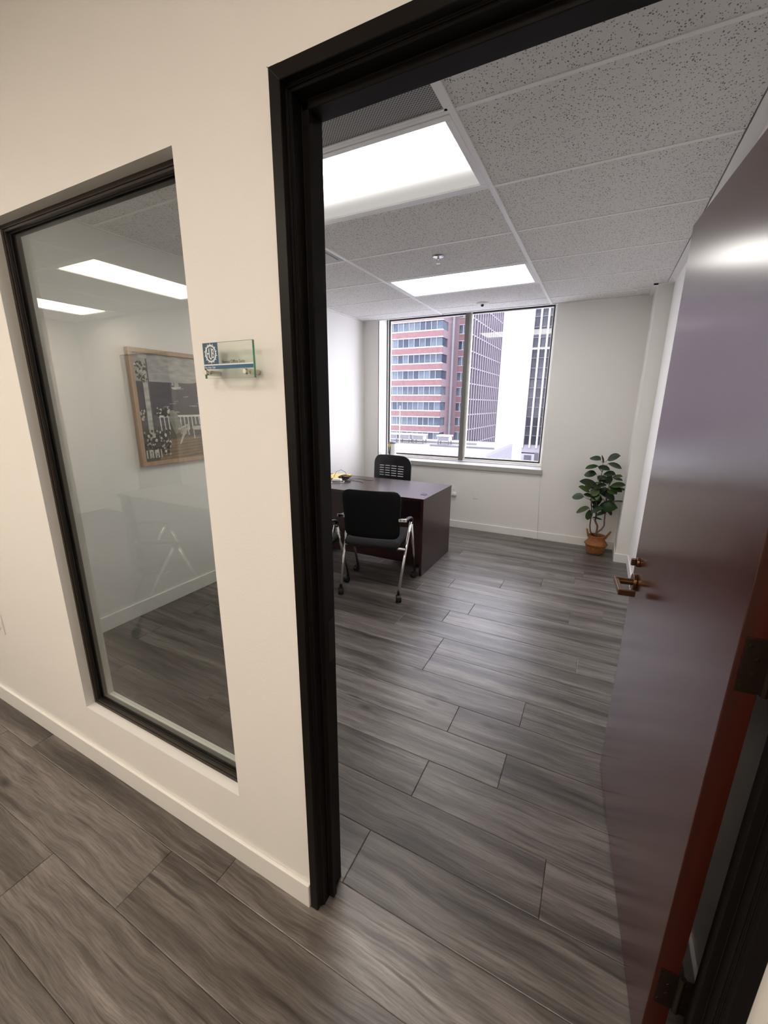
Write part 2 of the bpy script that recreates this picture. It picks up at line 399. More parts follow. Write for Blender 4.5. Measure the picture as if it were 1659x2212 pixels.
# ------------------------------------------------------------------ walls
wall = MB()
for b in ((HX0, SX0, 0, YB, 0, 2.75), (SX0, SX1, 0, YB, 0, SZ0), (SX0, SX1, 0, YB, SZ1, 2.75), (SX1, DX0+0.02, 0, YB, 0, 2.75),
          (DX0+0.02, DX1-0.02, 0, YB, DZ-0.02, 2.75), (DX1-0.02, HX1, 0, YB, 0, 2.75)): wall.box(*b)
tag(wall.build('wall_front', M_wall), 'cream corridor wall pierced by the doorway and the tall interior window', 'wall', kind='structure')
tag(boxo('wall_left', (XL-0.1, XL, YB, YF, 0, 2.75), M_wall), 'white office wall carrying the framed painting', 'wall', kind='structure')
tag(boxo('wall_right', (XR, XR+0.1, YB, YF, 0, 2.75), M_wall), 'white office wall behind the open door', 'wall', kind='structure')
tag(boxo('wall_column', (XC, XR, YC, YF, 0, 2.75), M_wall), 'white boxed-out column in the corner beside the plant', 'wall', kind='structure')
bw = MB()
for b in ((XL-0.1, WX0, YF, WY+0.10, 0, 2.75), (WX1, XR+0.1, YF, WY+0.10, 0, 2.75), (WX0, WX1, YF, WY+0.10, 0, WZ0-0.06), (WX0, WX1, YF, WY+0.10, WZ1, 2.75)): bw.box(*b)
tag(bw.build('wall_back', M_wall), 'pale office wall around the outside window', 'wall', kind='structure')
tag(boxo('wall_opposite', (HX0, HX1, HY0-0.1, HY0, 0, 2.75), M_wall), 'cream lobby wall opposite, mirrored faintly in the glass', 'wall', kind='structure')
tag(boxo('wall_lobby_end', (HX0-0.1, HX0, HY0, 0, 0, 2.75), M_wall), 'cream end wall of the lobby, mirrored in the glass', 'wall', kind='structure')
tag(boxo('wall_corridor_end', (HX1, HX1+0.1, HY0, 0, 0, 2.75), M_wall), 'cream corridor end wall to the right of the doorway', 'wall', kind='structure')

def baseboard(name, poly_runs, label, h=0.092, t=0.012):
    mb = MB()
    for (x0, y0, x1, y1, nx, ny) in poly_runs:      # wall line and outward normal
        if nx == 0: mb.box(min(x0, x1), max(x0, x1), min(y0, y0+ny*t), max(y0, y0+ny*t), 0, h)
        else: mb.box(min(x0, x0+nx*t), max(x0, x0+nx*t), min(y0, y1), max(y0, y1), 0, h)
    return tag(mb.build(name, M_base, bevel=0.003, seg=2), label, 'baseboard', kind='structure')
baseboard('baseboard_front', [(HX0, 0, DX0-0.002, 0, 0, -1)], 'white baseboard under the tall interior window')
baseboard('baseboard_front_right', [(DX1+0.002, 0, HX1, 0, 0, -1)], 'white baseboard right of the doorway')
baseboard('baseboard_back', [(XL+0.013, YF, XC, YF, 0, -1)], 'white baseboard below the outside window')
baseboard('baseboard_left', [(XL, YB, XL, YF, 1, 0)], 'white baseboard below the painting, seen through the glass', 0.108)
baseboard('baseboard_right', [(XR, YB, XR, YC-0.012, -1, 0)], 'white baseboard behind the open door')
tag(MB().prism([(XC-0.012, YF-0.012), (XC-0.012, YC-0.012), (XR, YC-0.012), (XR, YC), (XC, YC), (XC, YF-0.012)], 0, 0.092).build('baseboard_column', M_base, bevel=0.003), 'white baseboard wrapping the corner column', 'baseboard', kind='structure')
baseboard('baseboard_opposite', [(HX0, HY0, HX1, HY0, 0, 1)], 'white baseboard of the lobby wall behind the viewer')

# ------------------------------------------------------------------ office ceiling: grid, tiles
ceil = MB().box(XL-0.1, XR+0.1, YB, YF, 2.75, 2.80).build('ceiling', M_whitemetal)
tag(ceil, 'suspended office ceiling of fissured tiles in a white grid', 'ceiling', kind='structure')
xs_g = [XL, XA-2*T4 if XA-2*T4 > XL+0.05 else None, XA-T4, XA, 0.50]
xs_g = [x for x in xs_g if x is not None]
ys_g = [YB, YG-T2] + [YG+T2*k for k in range(0, 6)] + [YF-0.03]
light_cells = {(-1.706, 0.9785), (-1.706, 2.8073)}
tile_cache = {}
def in_cells(x, y, cells): return any(abs(x-a) < 0.05 and abs(y-b) < 0.05 for a, b in cells)
grille_cells = {(-1.706, YG-T2)}
diff_cells = {(xs_g[0], YG+T2)}
for i in range(len(xs_g)-1):
    for j in range(len(ys_g)-1):
        x0, x1, y0, y1 = xs_g[i], xs_g[i+1], ys_g[j], ys_g[j+1]
        if in_cells(x0, y0, light_cells) or in_cells(x0, y0, grille_cells) or in_cells(x0, y0, diff_cells): continue
        if y1-y0 < 0.03 or x1-x0 < 0.03: continue
        key = (round(x1-x0, 3), round(y1-y0, 3))
        if key not in tile_cache:
            a, b = (x1-x0)/2-0.005, (y1-y0)/2-0.005
            tile_cache[key] = MB().box(-a, a, -b, b, 0.002, 0.016).mesh('ceiling_tile', M_tile)
        link('ceiling_tile', tile_cache[key], ceil, ((x0+x1)/2, (y0+y1)/2, H))
for x in xs_g[1:-1]: boxo('main_tee', (x-0.012, x+0.012, YB, YF, H-0.004, H+0.03), M_whitemetal, ceil)
for y in ys_g[1:-1]:
    for i in range(len(xs_g)-1): boxo('cross_tee', (xs_g[i]+0.012, xs_g[i+1]-0.012, y-0.009, y+0.009, H-0.001, H+0.03), M_whitemetal, ceil)
boxo('wall_angle', (XL, XL+0.022, YB, YF, H-0.004, H+0.03), M_whitemetal, ceil)
boxo('wall_angle', (XL, XC, YF-0.022, YF, H-0.004, H+0.03), M_whitemetal, ceil)
boxo('wall_angle', (0.50, XR, YB, YC, H-0.004, H+0.03), M_whitemetal, ceil)
boxo('wall_angle', (XC-0.035, XC, YC-0.03, YF, H-0.005, H+0.03), M_whitemetal, ceil)
boxo('wall_angle', (XC-0.035, XR, YC-0.03, YC, H-0.005, H+0.03), M_whitemetal, ceil)

def troffer(name, label, cx, cy, wx, wy, lensmat, group, rot=0.0):
    t = thing(name, label, 'ceiling light', (cx, cy, H), rot, group)
    a, b = wx/2-0.013, wy/2-0.013
    fr = MB(); e = 0.030
    for q in ((-a, a, -b, -b+e, -0.003, 0.05), (-a, a, b-e, b, -0.003, 0.05), (-a, -a+e, -b+e, b-e, -0.003, 0.05), (a-e, a, -b+e, b-e, -0.003, 0.05)): fr.box(*q)
    fr.build('door_frame', M_whitemetal, t, 0.002)
    MB().box(-a+e-0.004, a-e+0.004, -b+e-0.004, b-e+0.004, 0.006, 0.010).build('lens', lensmat, t)
    MB().box(-a, a, -b, b, 0.052, 0.10).build('housing', M_whitemetal, t)
    return t
troffer('ceiling_light', 'lit fluorescent panel nearest the door, dimmer along its far edge', -1.0968, YG+T2/2, T4, T2, M_lens, 'office ceiling lights')
troffer('ceiling_light', 'lit fluorescent panel near the outside window', -1.0968, YG+T2*3.5, T4, T2, M_lens2, 'office ceiling lights')

g = thing('return_air_grille', 'dark perforated return air grille beside the nearest ceiling light', 'air grille', (-1.0968, YG-T2/2, H))
MB().box(-T4/2+0.013, T4/2-0.013, -T2/2+0.013, T2/2-0.013, 0.002, 0.006).build('perforated_panel', M_perf, g)
fr = MB(); a, b = T4/2-0.012, T2/2-0.012
for q in ((-a, a, -b, -b+0.012, -0.002, 0.03), (-a, a, b-0.012, b, -0.002, 0.03), (-a, -a+0.012, -b, b, -0.002, 0.03), (a-0.012, a, -b, b, -0.002, 0.03)): fr.box(*q)
fr.build('grille_frame', M_whitemetal, g)
dx = (xs_g[0]+xs_g[1])/2; dw = xs_g[1]-xs_g[0]
g = thing('air_diffuser', 'flat grey supply air panel in the ceiling at the left jamb', 'air diffuser', (dx, YG+T2*1.5, H))
MB().box(-dw/2+0.03, dw/2-0.016, -T2/2+0.013, T2/2-0.013, 0.0, 0.006).build('face_panel', pm('grey_diffuser_metal', (0.42, 0.42, 0.42), 0.45), g, 0.002)
MB().box(-dw/2+0.05, dw/2-0.05, -T2/2+0.05, T2/2-0.05, -0.006, 0.0).build('inner_plate', pm('grey_diffuser_metal', (0.45, 0.45, 0.45), 0.45), g, 0.002)

sp_ = thing('sprinkler_head', 'chrome pendent sprinkler head between the two office ceiling lights', 'sprinkler', (-1.061, 2.405, H))
MB().lathe([(0.018, 0.001), (0.036, 0.001), (0.040, -0.004), (0.034, -0.007), (0.020, -0.007)], 24).build('escutcheon', M_chrome, sp_, auto=True)
mb = MB().cyl((0, 0, 0.01), (0, 0, -0.022), 0.009, 0.008, 12); mb.tube([(-0.007, 0, -0.02), (-0.012, 0, -0.034), (-0.004, 0, -0.046)], 0.0022, 6); mb.tube([(0.007, 0, -0.02), (0.012, 0, -0.034), (0.004, 0, -0.046)], 0.0022, 6)
mb.build('frame_arm', M_nickel, sp_, auto=True)
MB().cyl((0, 0, -0.046), (0, 0, -0.049), 0.014, 0.013, 16).build('deflector', M_nickel, sp_)
sp_ = thing('ceiling_sensor', 'small white ceiling sensor close to the outside window', 'sensor', (-1.134, 3.955, H))
MB().lathe([(0.02, 0.002), (0.062, 0.002), (0.066, -0.004), (0.058, -0.012), (0.036, -0.014)], 28).build('cover_plate', M_white, sp_, auto=True)
MB().lathe([(0.016, -0.013), (0.016, -0.024), (0.011, -0.032), (0.004, -0.035)], 16).build('sensor_dome', M_blackpl, sp_, auto=True)

# ------------------------------------------------------------------ corridor ceiling and lights (seen mirrored in the glass)
hc = MB().box(HX0-0.1, HX1+0.1, HY0-0.1, YB-0.10, 2.75, 2.80).build('ceiling_corridor', M_whitemetal)
tag(hc, 'tiled corridor and lobby ceiling mirrored in the glass', 'ceiling', kind='structure')
hx = [HX0] + [x for x in [-3.36 - T2*k for k in range(4, 0, -1)] + [-3.36 + T2*k for k in range(0, 9)] if HX0+0.05 < x < HX1-0.05] + [HX1]
hy = [HY0, -2.40, -1.18, 0.0]
hall_lights = {(-3.36-T2, -2.40): 'warm lit lobby panel, nearer of the two mirrored in the glass', (-3.36-T2*4, -2.40): 'warm lit lobby panel, farther of the two mirrored in the glass',
               (-3.36+T2*2, -2.40): 'warm lit corridor panel over the wall sign', (-3.36+T2*5, -2.40): 'warm lit corridor panel over the corridor in front of the doorway'}
hcache = {}
for i in range(len(hx)-1):
    for j in range(3):
        x0, x1, y0, y1 = hx[i], hx[i+1], hy[j], hy[j+1]
        key = next((k for k in hall_lights if abs(k[0]-x0) < 0.05 and abs(k[1]-y0) < 0.05), None)
        if key:
            troffer('lobby_light', hall_lights[key], (x0+x1)/2, (y0+y1)/2, x1-x0, y1-y0, M_lenshall, 'corridor ceiling lights'); continue
        k2 = (round(x1-x0, 3), round(y1-y0, 3))
        if k2 not in hcache: hcache[k2] = MB().box(-(x1-x0)/2+0.006, (x1-x0)/2-0.006, -(y1-y0)/2+0.006, (y1-y0)/2-0.006, 0.002, 0.016).mesh('ceiling_tile', M_tile)
        link('ceiling_tile', hcache[k2], hc, ((x0+x1)/2, (y0+y1)/2, H))
for x in hx[1:-1]: boxo('main_tee', (x-0.012, x+0.012, HY0, 0, H-0.004, H+0.03), M_whitemetal, hc)
for y in hy[1:-1]: boxo('cross_tee', (HX0, HX1, y-0.012, y+0.012, H-0.003, H+0.03), M_whitemetal, hc)

# ------------------------------------------------------------------ door frame (dark bronze) and door
tr = thing('trim_1', 'dark bronze metal door frame with a stop', 'door frame', kind='structure')
def jamb_poly(s, x_out):
    # plan section, s=+1 left jamb (opening toward +x)
    P = [(0, -0.007), (0.027, -0.007), (0.027, 0.010), (0.031, 0.010), (0.031, 0.015), (0.036, 0.015), (0.036, 0.046), (0.052, 0.046), (0.052, 0.064), (0.038, 0.064), (0.038, 0.113), (0.030, 0.113), (0.030, 0.124), (0, 0.124), (0, 0.116), (0.019, 0.116), (0.019, 0.0), (0, 0.0)]
    return [(x_out+s*a, b) for a, b in P]
MB().prism(jamb_poly(1, DX0), 0.003, DZ).build('jamb', M_frame, tr, 0.0012, 1)
MB().prism(jamb_poly(-1, DX1), 0.003, DZ).build('jamb', M_frame, tr, 0.0012, 1)
hp = [(b, DZ-a) for a, b in [(0.0005, -0.0072), (0.027, -0.0072), (0.027, 0.010), (0.031, 0.010), (0.031, 0.015), (0.036, 0.015), (0.036, 0.046), (0.052, 0.046), (0.052, 0.064), (0.038, 0.064), (0.038, 0.113), (0.030, 0.113), (0.030, 0.1242), (0.0005, 0.1242)]]
MB().prism(hp, DX0+0.0005, DX1-0.0005, 'x').build('head', M_frame, tr, 0.0012, 1)
mb = MB(); mb.tube([(DX0-0.001, -0.0075, DZ), (DX0+0.027, -0.0075, DZ-0.027)], 0.0007, 4); mb.build('mitre_joint', M_rubber, tr)
MB().box(DX0+0.0355, DX0+0.0385, 0.070, 0.106, 0.86, 0.99).build('strike_plate', M_hinge, tr, 0.001)

DA = Vector((0.403, 0.114, 0)); TH = math.atan2(1.021-0.114, 0.320-0.403); DWID, DTH = 0.911, 0.0445
M_dooredge = veneer('mahogany_door_edge', (0.030, 0.0035, 0.0012), (0.050, 0.006, 0.002), 0.40, 0.0)
mb = MB(); mb.box(0, DWID, -DTH, 0, 0.012, 2.125)
mb.mi = [1, 1, 0, 1, 0, 1]
door = mb.build('door_1', [M_door, M_dooredge], bevel=0.0015, seg=2)
door.location = DA; door.rotation_euler = (0, 0, TH)
tag(door, 'glossy dark red mahogany door standing open into the office', 'door', kind='structure')
def lever_set(side):
    hnd = link('door_handle', None, door, (DWID-0.066, 0 if side > 0 else -DTH, 0.925)); hnd.empty_display_size = 0.03
    s = side
    MB().cyl((0, 0, 0), (0, s*0.013, 0), 0.034, 0.034, 36).build('rose', M_bronze, hnd, 0.003)
    MB().cyl((0, s*0.010, 0), (0, s*0.066, 0), 0.0125, 0.0125, 20).build('spindle', M_bronze, hnd, 0.001)
    lv = MB()
    lv.box(-0.118, 0.012, s*0.058 if s > 0 else -0.072, 0.072 if s > 0 else -0.058, -0.012, 0.010)
    lv.box(-0.118, -0.102, 0.018 if s > 0 else -0.064, 0.064 if s > 0 else -0.018, -0.012, 0.010)
    lv.build('lever', M_bronze, hnd, 0.003, 3)
lever_set(1); lever_set(-1)
db = link('deadbolt', None, door, (DWID-0.066, 0, 1.005)); db.empty_display_size = 0.03
MB().cyl((0, 0, 0), (0, 0.010, 0), 0.018, 0.017, 28).build('rose', M_bronze, db, 0.002)
MB().box(-0.005, 0.005, 0.010, 0.026, -0.014, 0.014).build('thumb_turn', M_bronze, db, 0.003)
for zc in (0.27, 1.122, 1.92):
    hg = link('hinge', None, door, (0, 0, zc)); hg.empty_display_size = 0.03
    MB().box(-0.0025, 0.0, -DTH-0.002, -0.009, -0.055, 0.055).build('leaf', M_hinge, hg, 0.001)
    MB().cyl((-0.004, -DTH-0.007, -0.055), (-0.004, -DTH-0.007, 0.055), 0.0068, None, 14).build('knuckle', M_hinge, hg, 0.001)
    MB().box(-0.0065, -0.004, -DTH-0.040, -DTH-0.002, -0.055, 0.055).build('leaf', M_hinge, hg, 0.001)
    for (sy, sz) in ((-0.017, 0.040), (-0.030, 0.014), (-0.030, -0.014), (-0.017, -0.040), (-0.060, 0.036), (-0.060, -0.036)):
        xo = -0.0025 if sy > -0.05 else -0.0065
        MB().lathe([(0.0048, 0), (0.0044, 0.0010), (0.0018, 0.0013)], 12).build('screw', M_hinge, hg).matrix_local = Matrix.Translation((xo, sy, sz)) @ Matrix.Rotation(R(-90), 4, 'Y')

# ------------------------------------------------------------------ sidelight (interior window)
w1 = thing('window_1', 'tall fixed interior window in a dark bronze frame, mirroring lobby lights', 'window', kind='structure')
def ring(mb, x0, x1, z0, z1, wd, y0, y1):
    mb.box(x0, x1, y0, y1, z0, z0+wd); mb.box(x0, x1, y0, y1, z1-wd, z1); mb.box(x0, x0+wd, y0, y1, z0+wd, z1-wd); mb.box(x1-wd, x1, y0, y1, z0+wd, z1-wd); return mb
ring(MB(), SX0, SX1, SZ0, SZ1, 0.013, 0.034, 0.082).build('frame', M_frame2, w1, 0.001, 1)
ring(MB(), SX0+0.0125, SX1-0.0125, SZ0+0.0125, SZ1-0.0125, 0.008, 0.037, 0.048).build('glazing_stop', M_frame2, w1, 0.001, 1)
ring(MB(), SX0+0.0125, SX1-0.0125, SZ0+0.0125, SZ1-0.0125, 0.010, 0.060, 0.080).build('glazing_stop', M_frame2, w1, 0.001, 1)
ring(MB(), SX0+0.013, SX1-0.013, SZ0+0.013, SZ1-0.013, 0.010, 0.048, 0.051).build('gasket', M_rubber, w1)
MB().box(SX0+0.013, SX1-0.013, 0.0515, 0.0575, SZ0+0.013, SZ1-0.013).build('pane', M_glass, w1)

# ------------------------------------------------------------------ outside window
w2 = thing('window_2', 'two-pane outside window with a white sill, city behind', 'window', kind='structure')
ring(MB(), WX0, WX1-0.02, WZ0+0.012, WZ1, 0.028, WY-0.02, WY+0.05).build('frame', M_base, w2, 0.003)
ring(MB(), WX0+0.028, WX1-0.048, WZ0+0.040, WZ1-0.028, 0.014, WY-0.004, WY+0.02).build('gasket', M_rubber, w2)
ring(MB(), WX0+0.040, WX1-0.060, WZ0+0.052, WZ1-0.040, 0.010, WY+0.004, WY+0.03).build('glazing_stop', M_base, w2)
mu = MB().box(-1.490, -1.434, WY-0.045, WY+0.045, WZ0+0.012, WZ1).build('mullion', pm('grey_mullion_metal', (0.15, 0.145, 0.13), 0.4, 0.1), w2, 0.002)
MB().box(-1.434, -1.412, WY-0.010, WY+0.04, WZ0+0.03, WZ1).build('glazing_stop', M_base, w2, 0.002)
MB().box(WX0+0.03, -1.46, WY+0.008, WY+0.014, WZ0+0.03, WZ1-0.02).build('pane', M_glassw, w2)
MB().box(-1.46, WX1-0.05, WY+0.008, WY+0.014, WZ0+0.03, WZ1-0.02).build('pane', M_glassw, w2)
MB().box(WX0-0.012, WX1+0.020, YF-0.026, WY+0.06, WZ0-0.056, WZ0).build('sill', pm('backlit_sill_laminate', (0.42, 0.41, 0.385), 0.4), w2, 0.004)  # backlit shade of the sill front is put into its grey colour
MB().box(WX0, WX0+0.004, YF-0.002, YF+0.006, WZ0, H).build('gap_shade_strip', M_rubber, w2)  # added black strip paints the shaded gap between wall and reveal
MB().box(WX0, WX0+0.006, YF+0.012, WY-0.02, WZ0, WZ1).build('reveal_liner', M_base, w2)
MB().box(WX0+0.002, WX0+0.012, WY-0.030, WY-0.02, WZ0, WZ1).build('gasket', M_rubber, w2)
# light-weight pull cord from the sill corner to the floor
mb = MB(); mb.tube([(-0.413, YF-0.006, WZ0-0.058), (-0.408, YF-0.006, 0.5), (-0.392, YF-0.006, 0.20), (-0.383, YF-0.016, 0.085), (-0.380, YF-0.019, 0.01), (-0.40, YF-0.03, 0.006), (-0.43, YF-0.032, 0.006)], 0.0022, 6)
tag(mb.build('blind_cord', M_cablew, smooth=True), 'thin white cord hanging from the window sill corner to the floor', 'cord')

# ------------------------------------------------------------------ glass door sign
SG = thing('door_sign', 'small glass sign on metal standoffs reading Venice Office Suite', 'sign', (-0.7135, 0, 1.6235))
SW, SH, SY = 0.1555, 0.0785, -0.0335
mb = MB().box(0, SW, SY-0.003, SY+0.003, 0, SH); mb.mi = [1, 1, 0, 1, 0, 1]
mb.build('glass_plate', [M_glasssign, M_glassedge], SG)
def sgp(u, v, h): return (u*SW, SY+0.0032+0.0, (1-v)*SH) if h < 0 else (u*SW, SY-0.0031-h, (1-v)*SH)
BLUE = (0.022, 0.085, 0.165); BLUE2 = (0.028, 0.115, 0.225); WHT = (0.80, 0.82, 0.82)
def rect(a, b, c, d): return [(a, c), (b, c), (b, d), (a, d)]
polys = [(rect(0.004, 0.318, 0.004, 0.60), BLUE), (rect(0.004, 0.996, 0.60, 0.632), WHT), (rect(0.004, 0.996, 0.632, 0.735), BLUE2)]
cu_, cv_, ru, rv = 0.163, 0.30, 0.105, 0.222
for k in range(28):
    t = 2*math.pi*k/28; w_ = 0.10
    r1, r2 = 1.0, (1.28 if k % 2 else 1.16)
    polys.append(([(cu_+ru*r1*math.cos(t-w_), cv_+rv*r1*math.sin(t-w_)), (cu_+ru*r2*math.cos(t-0.03), cv_+rv*r2*math.sin(t-0.03)), (cu_+ru*r2*math.cos(t+0.03), cv_+rv*r2*math.sin(t+0.03)), (cu_+ru*r1*math.cos(t+w_), cv_+rv*r1*math.sin(t+w_))], WHT))
el = lambda k_, n=40: [(cu_+ru*k_*math.cos(2*math.pi*i/n), cv_+rv*k_*math.sin(2*math.pi*i/n)) for i in range(n)]
polys += [(el(1.03), WHT), (el(0.90), BLUE)]
link('printed_panel', colour_mesh('printed_panel', polys, M_print, sgp, 0.000015), SG)
M_inkw = pm('white_ink', WHT, 0.5); M_inkk = pm('black_ink', (0.03, 0.035, 0.035), 0.5)
def sign_text(body, u, v, w_, h_, mat):
    me, w, h = text_mesh(body, 0.02)
    for q in me.vertices: q.co = (q.co.x*w_*SW/w, q.co.y, q.co.z*h_*SH/h)
    me.materials.clear(); me.materials.append(mat)
    link('lettering', me, SG, (u*SW, SY-0.0040, (1-v)*SH))
sign_text('H', 0.110, 0.30, 0.048, 0.255, M_inkw); sign_text('U', 0.163, 0.30, 0.050, 0.345, M_inkw); sign_text('B', 0.216, 0.30, 0.045, 0.255, M_inkw)
sign_text('Venice Office Suite', 0.615, 0.545, 0.46, 0.088, M_inkk)
sign_text('The Hub Club', 0.128, 0.688, 0.225, 0.062, M_inkw)
for u in (0.055, 0.865):
    st_ = link('standoff', None, SG, (u*SW, 0, (1-0.835)*SH)); st_.empty_display_size = 0.02
    MB().cyl((0, 0, 0), (0, SY+0.003, 0), 0.0062, None, 20).build('barrel', M_nickel, st_, auto=True)
    MB().cyl((0, SY-0.003, 0), (0, SY-0.011, 0), 0.0062, 0.0056, 20).build('cap', M_nickel, st_, 0.0008)

# ------------------------------------------------------------------ wall plates
def wall_plate(name, label, loc, rz, sockets=True):
    t = thing(name, label, 'outlet', loc, rz)
    MB().box(-0.0355, 0.0355, -0.006, 0, -0.0575, 0.0575).build('cover_plate', M_white, t, 0.0025)
    if sockets:
        for z in (-0.020, 0.020):
            mb = MB().prism([(0.017*math.cos(a)*1.0, z+max(-0.0135, min(0.0135, 0.017*math.sin(a)))) for a in [2*math.pi*i/24 for i in range(24)]], -0.0085, -0.004, 'y')
            s_ = mb.build('socket', M_white, t)
            MB().box(-0.0075, -0.005, -0.0088, -0.0070, z-0.002, z+0.007).build('slot', M_black, s_)
            MB().box(0.005, 0.0075, -0.0088, -0.0070, z-0.002, z+0.006).build('slot', M_black, s_)
    else:
        MB().box(-0.0165, 0.0165, -0.0085, -0.004, -0.033, 0.033).build('insert', M_white, t, 0.001)
    return t
wall_plate('wall_outlet', 'white wall outlet low on the corridor wall at the left picture edge', (-2.378, 0, 0.512), 0)
wall_plate('wall_plate', 'white blank wall plate below the outside window, right of the desk', (-1.168, YF, 0.467), 0, False)
wall_plate('desk_outlet', 'white wall outlet half hidden behind the desk corner', (-1.452, YF, 0.475), 0)
pl_ = thing('plug_adapter', 'round white plug adapter in the outlet behind the desk corner', 'adapter', (-1.447, YF-0.0098, 0.448))
MB().cyl((0, 0, 0), (0, -0.036, 0), 0.030, 0.027, 28).build('body', M_white, pl_, 0.004)
MB().cyl((0, -0.036, 0), (0, -0.044, 0), 0.016, 0.015, 20).build('face', M_white, pl_, 0.002)

# ------------------------------------------------------------------ framed painting (on the office left wall)
PX, PY0, PZ0, PW_, PH_ = XL, 1.075, 1.115, 1.06, 0.815
pic = thing('framed_painting', 'oak-framed coastal porch painting with sailboat and slatted chair, seen through glass', 'painting', (PX, PY0, PZ0))
fw_ = 0.030
for nm, q in (('frame_rail', (0.002, 0.040, 0, PW_, 0, fw_)), ('frame_rail', (0.002, 0.040, 0, PW_, PH_-fw_, PH_)), ('frame_stile', (0.002, 0.040, 0, fw_, fw_, PH_-fw_)), ('frame_stile', (0.002, 0.040, PW_-fw_, PW_, fw_, PH_-fw_))):
    boxo(nm, q, M_oak, pic, 0.003)
def pp(u, v, h): return (0.016+h, fw_+u*(PW_-2*fw_), fw_+(1-v)*(PH_-2*fw_))
INK = (0.055, 0.050, 0.075); rnd = random.Random(3)
P = [(rect(0, 1, 0, 1), (0.40, 0.38, 0.38)), (rect(0, 1, 0.05, 0.27), (0.42, 0.40, 0.40)), (rect(0, 1, 0.25, 0.565), (0.040, 0.037, 0.066)), (rect(0, 1, 0.40, 0.47), (0.050, 0.045, 0.076)),
     ([(0.62, 0.25), (0.70, 0.235), (0.85, 0.235), (1, 0.22), (1, 0.275), (0.62, 0.27)], (0.05, 0.055, 0.06)), (rect(0, 1, 0.565, 0.70), (0.10, 0.095, 0.115)), (rect(0, 1, 0.66, 1), (0.085, 0.078, 0.062)),
     ([(0.30, 0.80), (1, 0.735), (1, 1), (0.16, 1)], (0.26, 0.175, 0.11))]
for k in range(7):
    v = 0.79+0.032*k; P.append(([(0.28-0.02*k, v+0.012), (1, v-0.035), (1, v-0.028), (0.28-0.02*k, v+0.016)], (0.085, 0.07, 0.06)))
P += [([(0.42, 0.29), (0.43, 0.16), (0.435, 0.16), (0.475, 0.285)], (0.42, 0.40, 0.39)), ([(0.39, 0.275), (0.40, 0.205), (0.415, 0.275)], (0.40, 0.38, 0.37)), ([(0.38, 0.295), (0.50, 0.285), (0.48, 0.315), (0.40, 0.315)], (0.50, 0.48, 0.46))]
for _ in range(16):
    u, v = rnd.uniform(0.22, 0.95), rnd.uniform(0.30, 0.54); l = rnd.uniform(0.03, 0.10); P.append(([(u, v), (u+l, v-0.008), (u+l*0.9, v+0.003), (u+0.01, v+0.007)], (0.28, 0.26, 0.29)))
P.append((rect(0.20, 1, 0.565, 0.585), (0.74, 0.72, 0.69)))
for k in range(27): P.append(([(0.21+0.046*k, 0.585), (0.222+0.046*k, 0.585), (0.228+0.046*k, 0.715), (0.216+0.046*k, 0.715)], (0.68, 0.66, 0.62)))
P.append((rect(0.085, 0.135, 0.02, 0.80), (0.50, 0.49, 0.46))); P.append((rect(0.135, 0.150, 0.02, 0.72), (0.085, 0.08, 0.10))); P.append((rect(0.07, 0.155, 0.0, 0.045), (0.56, 0.54, 0.51)))
P += [([(0.30, 0.55), (0.335, 0.52), (0.375, 0.515), (0.41, 0.55), (0.47, 0.72), (0.37, 0.755)], (0.27, 0.265, 0.22)), ([(0.40, 0.70), (0.53, 0.655), (0.54, 0.67), (0.42, 0.715)], (0.55, 0.53, 0.48)), ([(0.46, 0.74), (0.53, 0.69), (0.42, 0.86), (0.405, 0.86)], (0.56, 0.54, 0.49)), ([(0.515, 0.66), (0.53, 0.66), (0.54, 0.77), (0.525, 0.77)], (0.55, 0.53, 0.48)), ([(0.44, 0.70), (0.52, 0.69), (0.50, 0.76), (0.43, 0.755)], (0.40, 0.38, 0.34))]
for k in range(4): P.append(([(0.325+0.022*k, 0.53), (0.329+0.022*k, 0.53), (0.386+0.022*k, 0.745), (0.381+0.022*k, 0.745)], (0.14, 0.135, 0.11)))
P += [([(0.57, 0.695), (0.60, 0.68), (0.70, 0.68), (0.735, 0.70), (0.70, 0.725), (0.60, 0.72)], (0.50, 0.48, 0.43)), ([(0.585, 0.72), (0.60, 0.72), (0.605, 0.81), (0.592, 0.81)], (0.52, 0.50, 0.45)), ([(0.70, 0.72), (0.712, 0.72), (0.73, 0.80), (0.72, 0.80)], (0.52, 0.50, 0.45)), ([(0.62, 0.68), (0.64, 0.655), (0.67, 0.66), (0.69, 0.68)], (0.10, 0.11, 0.08))]
P += [([(0.80, 0.62), (0.86, 0.54), (0.92, 0.54), (0.97, 0.60), (0.96, 0.75), (0.82, 0.75)], (0.27, 0.265, 0.22)), ([(0.76, 0.66), (0.90, 0.70), (0.89, 0.715), (0.76, 0.675)], (0.54, 0.52, 0.47))]
def blob(u, v, r, col, n=7):
    return ([(u+r*rnd.uniform(0.7, 1.1)*math.cos(2*math.pi*i/n), v+r*1.25*rnd.uniform(0.7, 1.1)*math.sin(2*math.pi*i/n)) for i in range(n)], col)
for (u0_, u1_, v0_, v1_, n_) in ((0.0, 0.14, 0.08, 0.25, 60), (0.02, 0.30, 0.70, 0.95, 150), (0.18, 0.32, 0.49, 0.57, 26), (0.0, 0.07, 0.50, 0.60, 16)):
    for k in range(n_):
        u, v = rnd.uniform(u0_, u1_), rnd.uniform(v0_, v1_)
        P.append(blob(u, v, rnd.uniform(0.006, 0.017), rnd.choice([(0.015, 0.018, 0.015), (0.03, 0.035, 0.025), (0.02, 0.02, 0.025), (0.02, 0.025, 0.018), (0.66, 0.63, 0.58), (0.50, 0.47, 0.44)])))
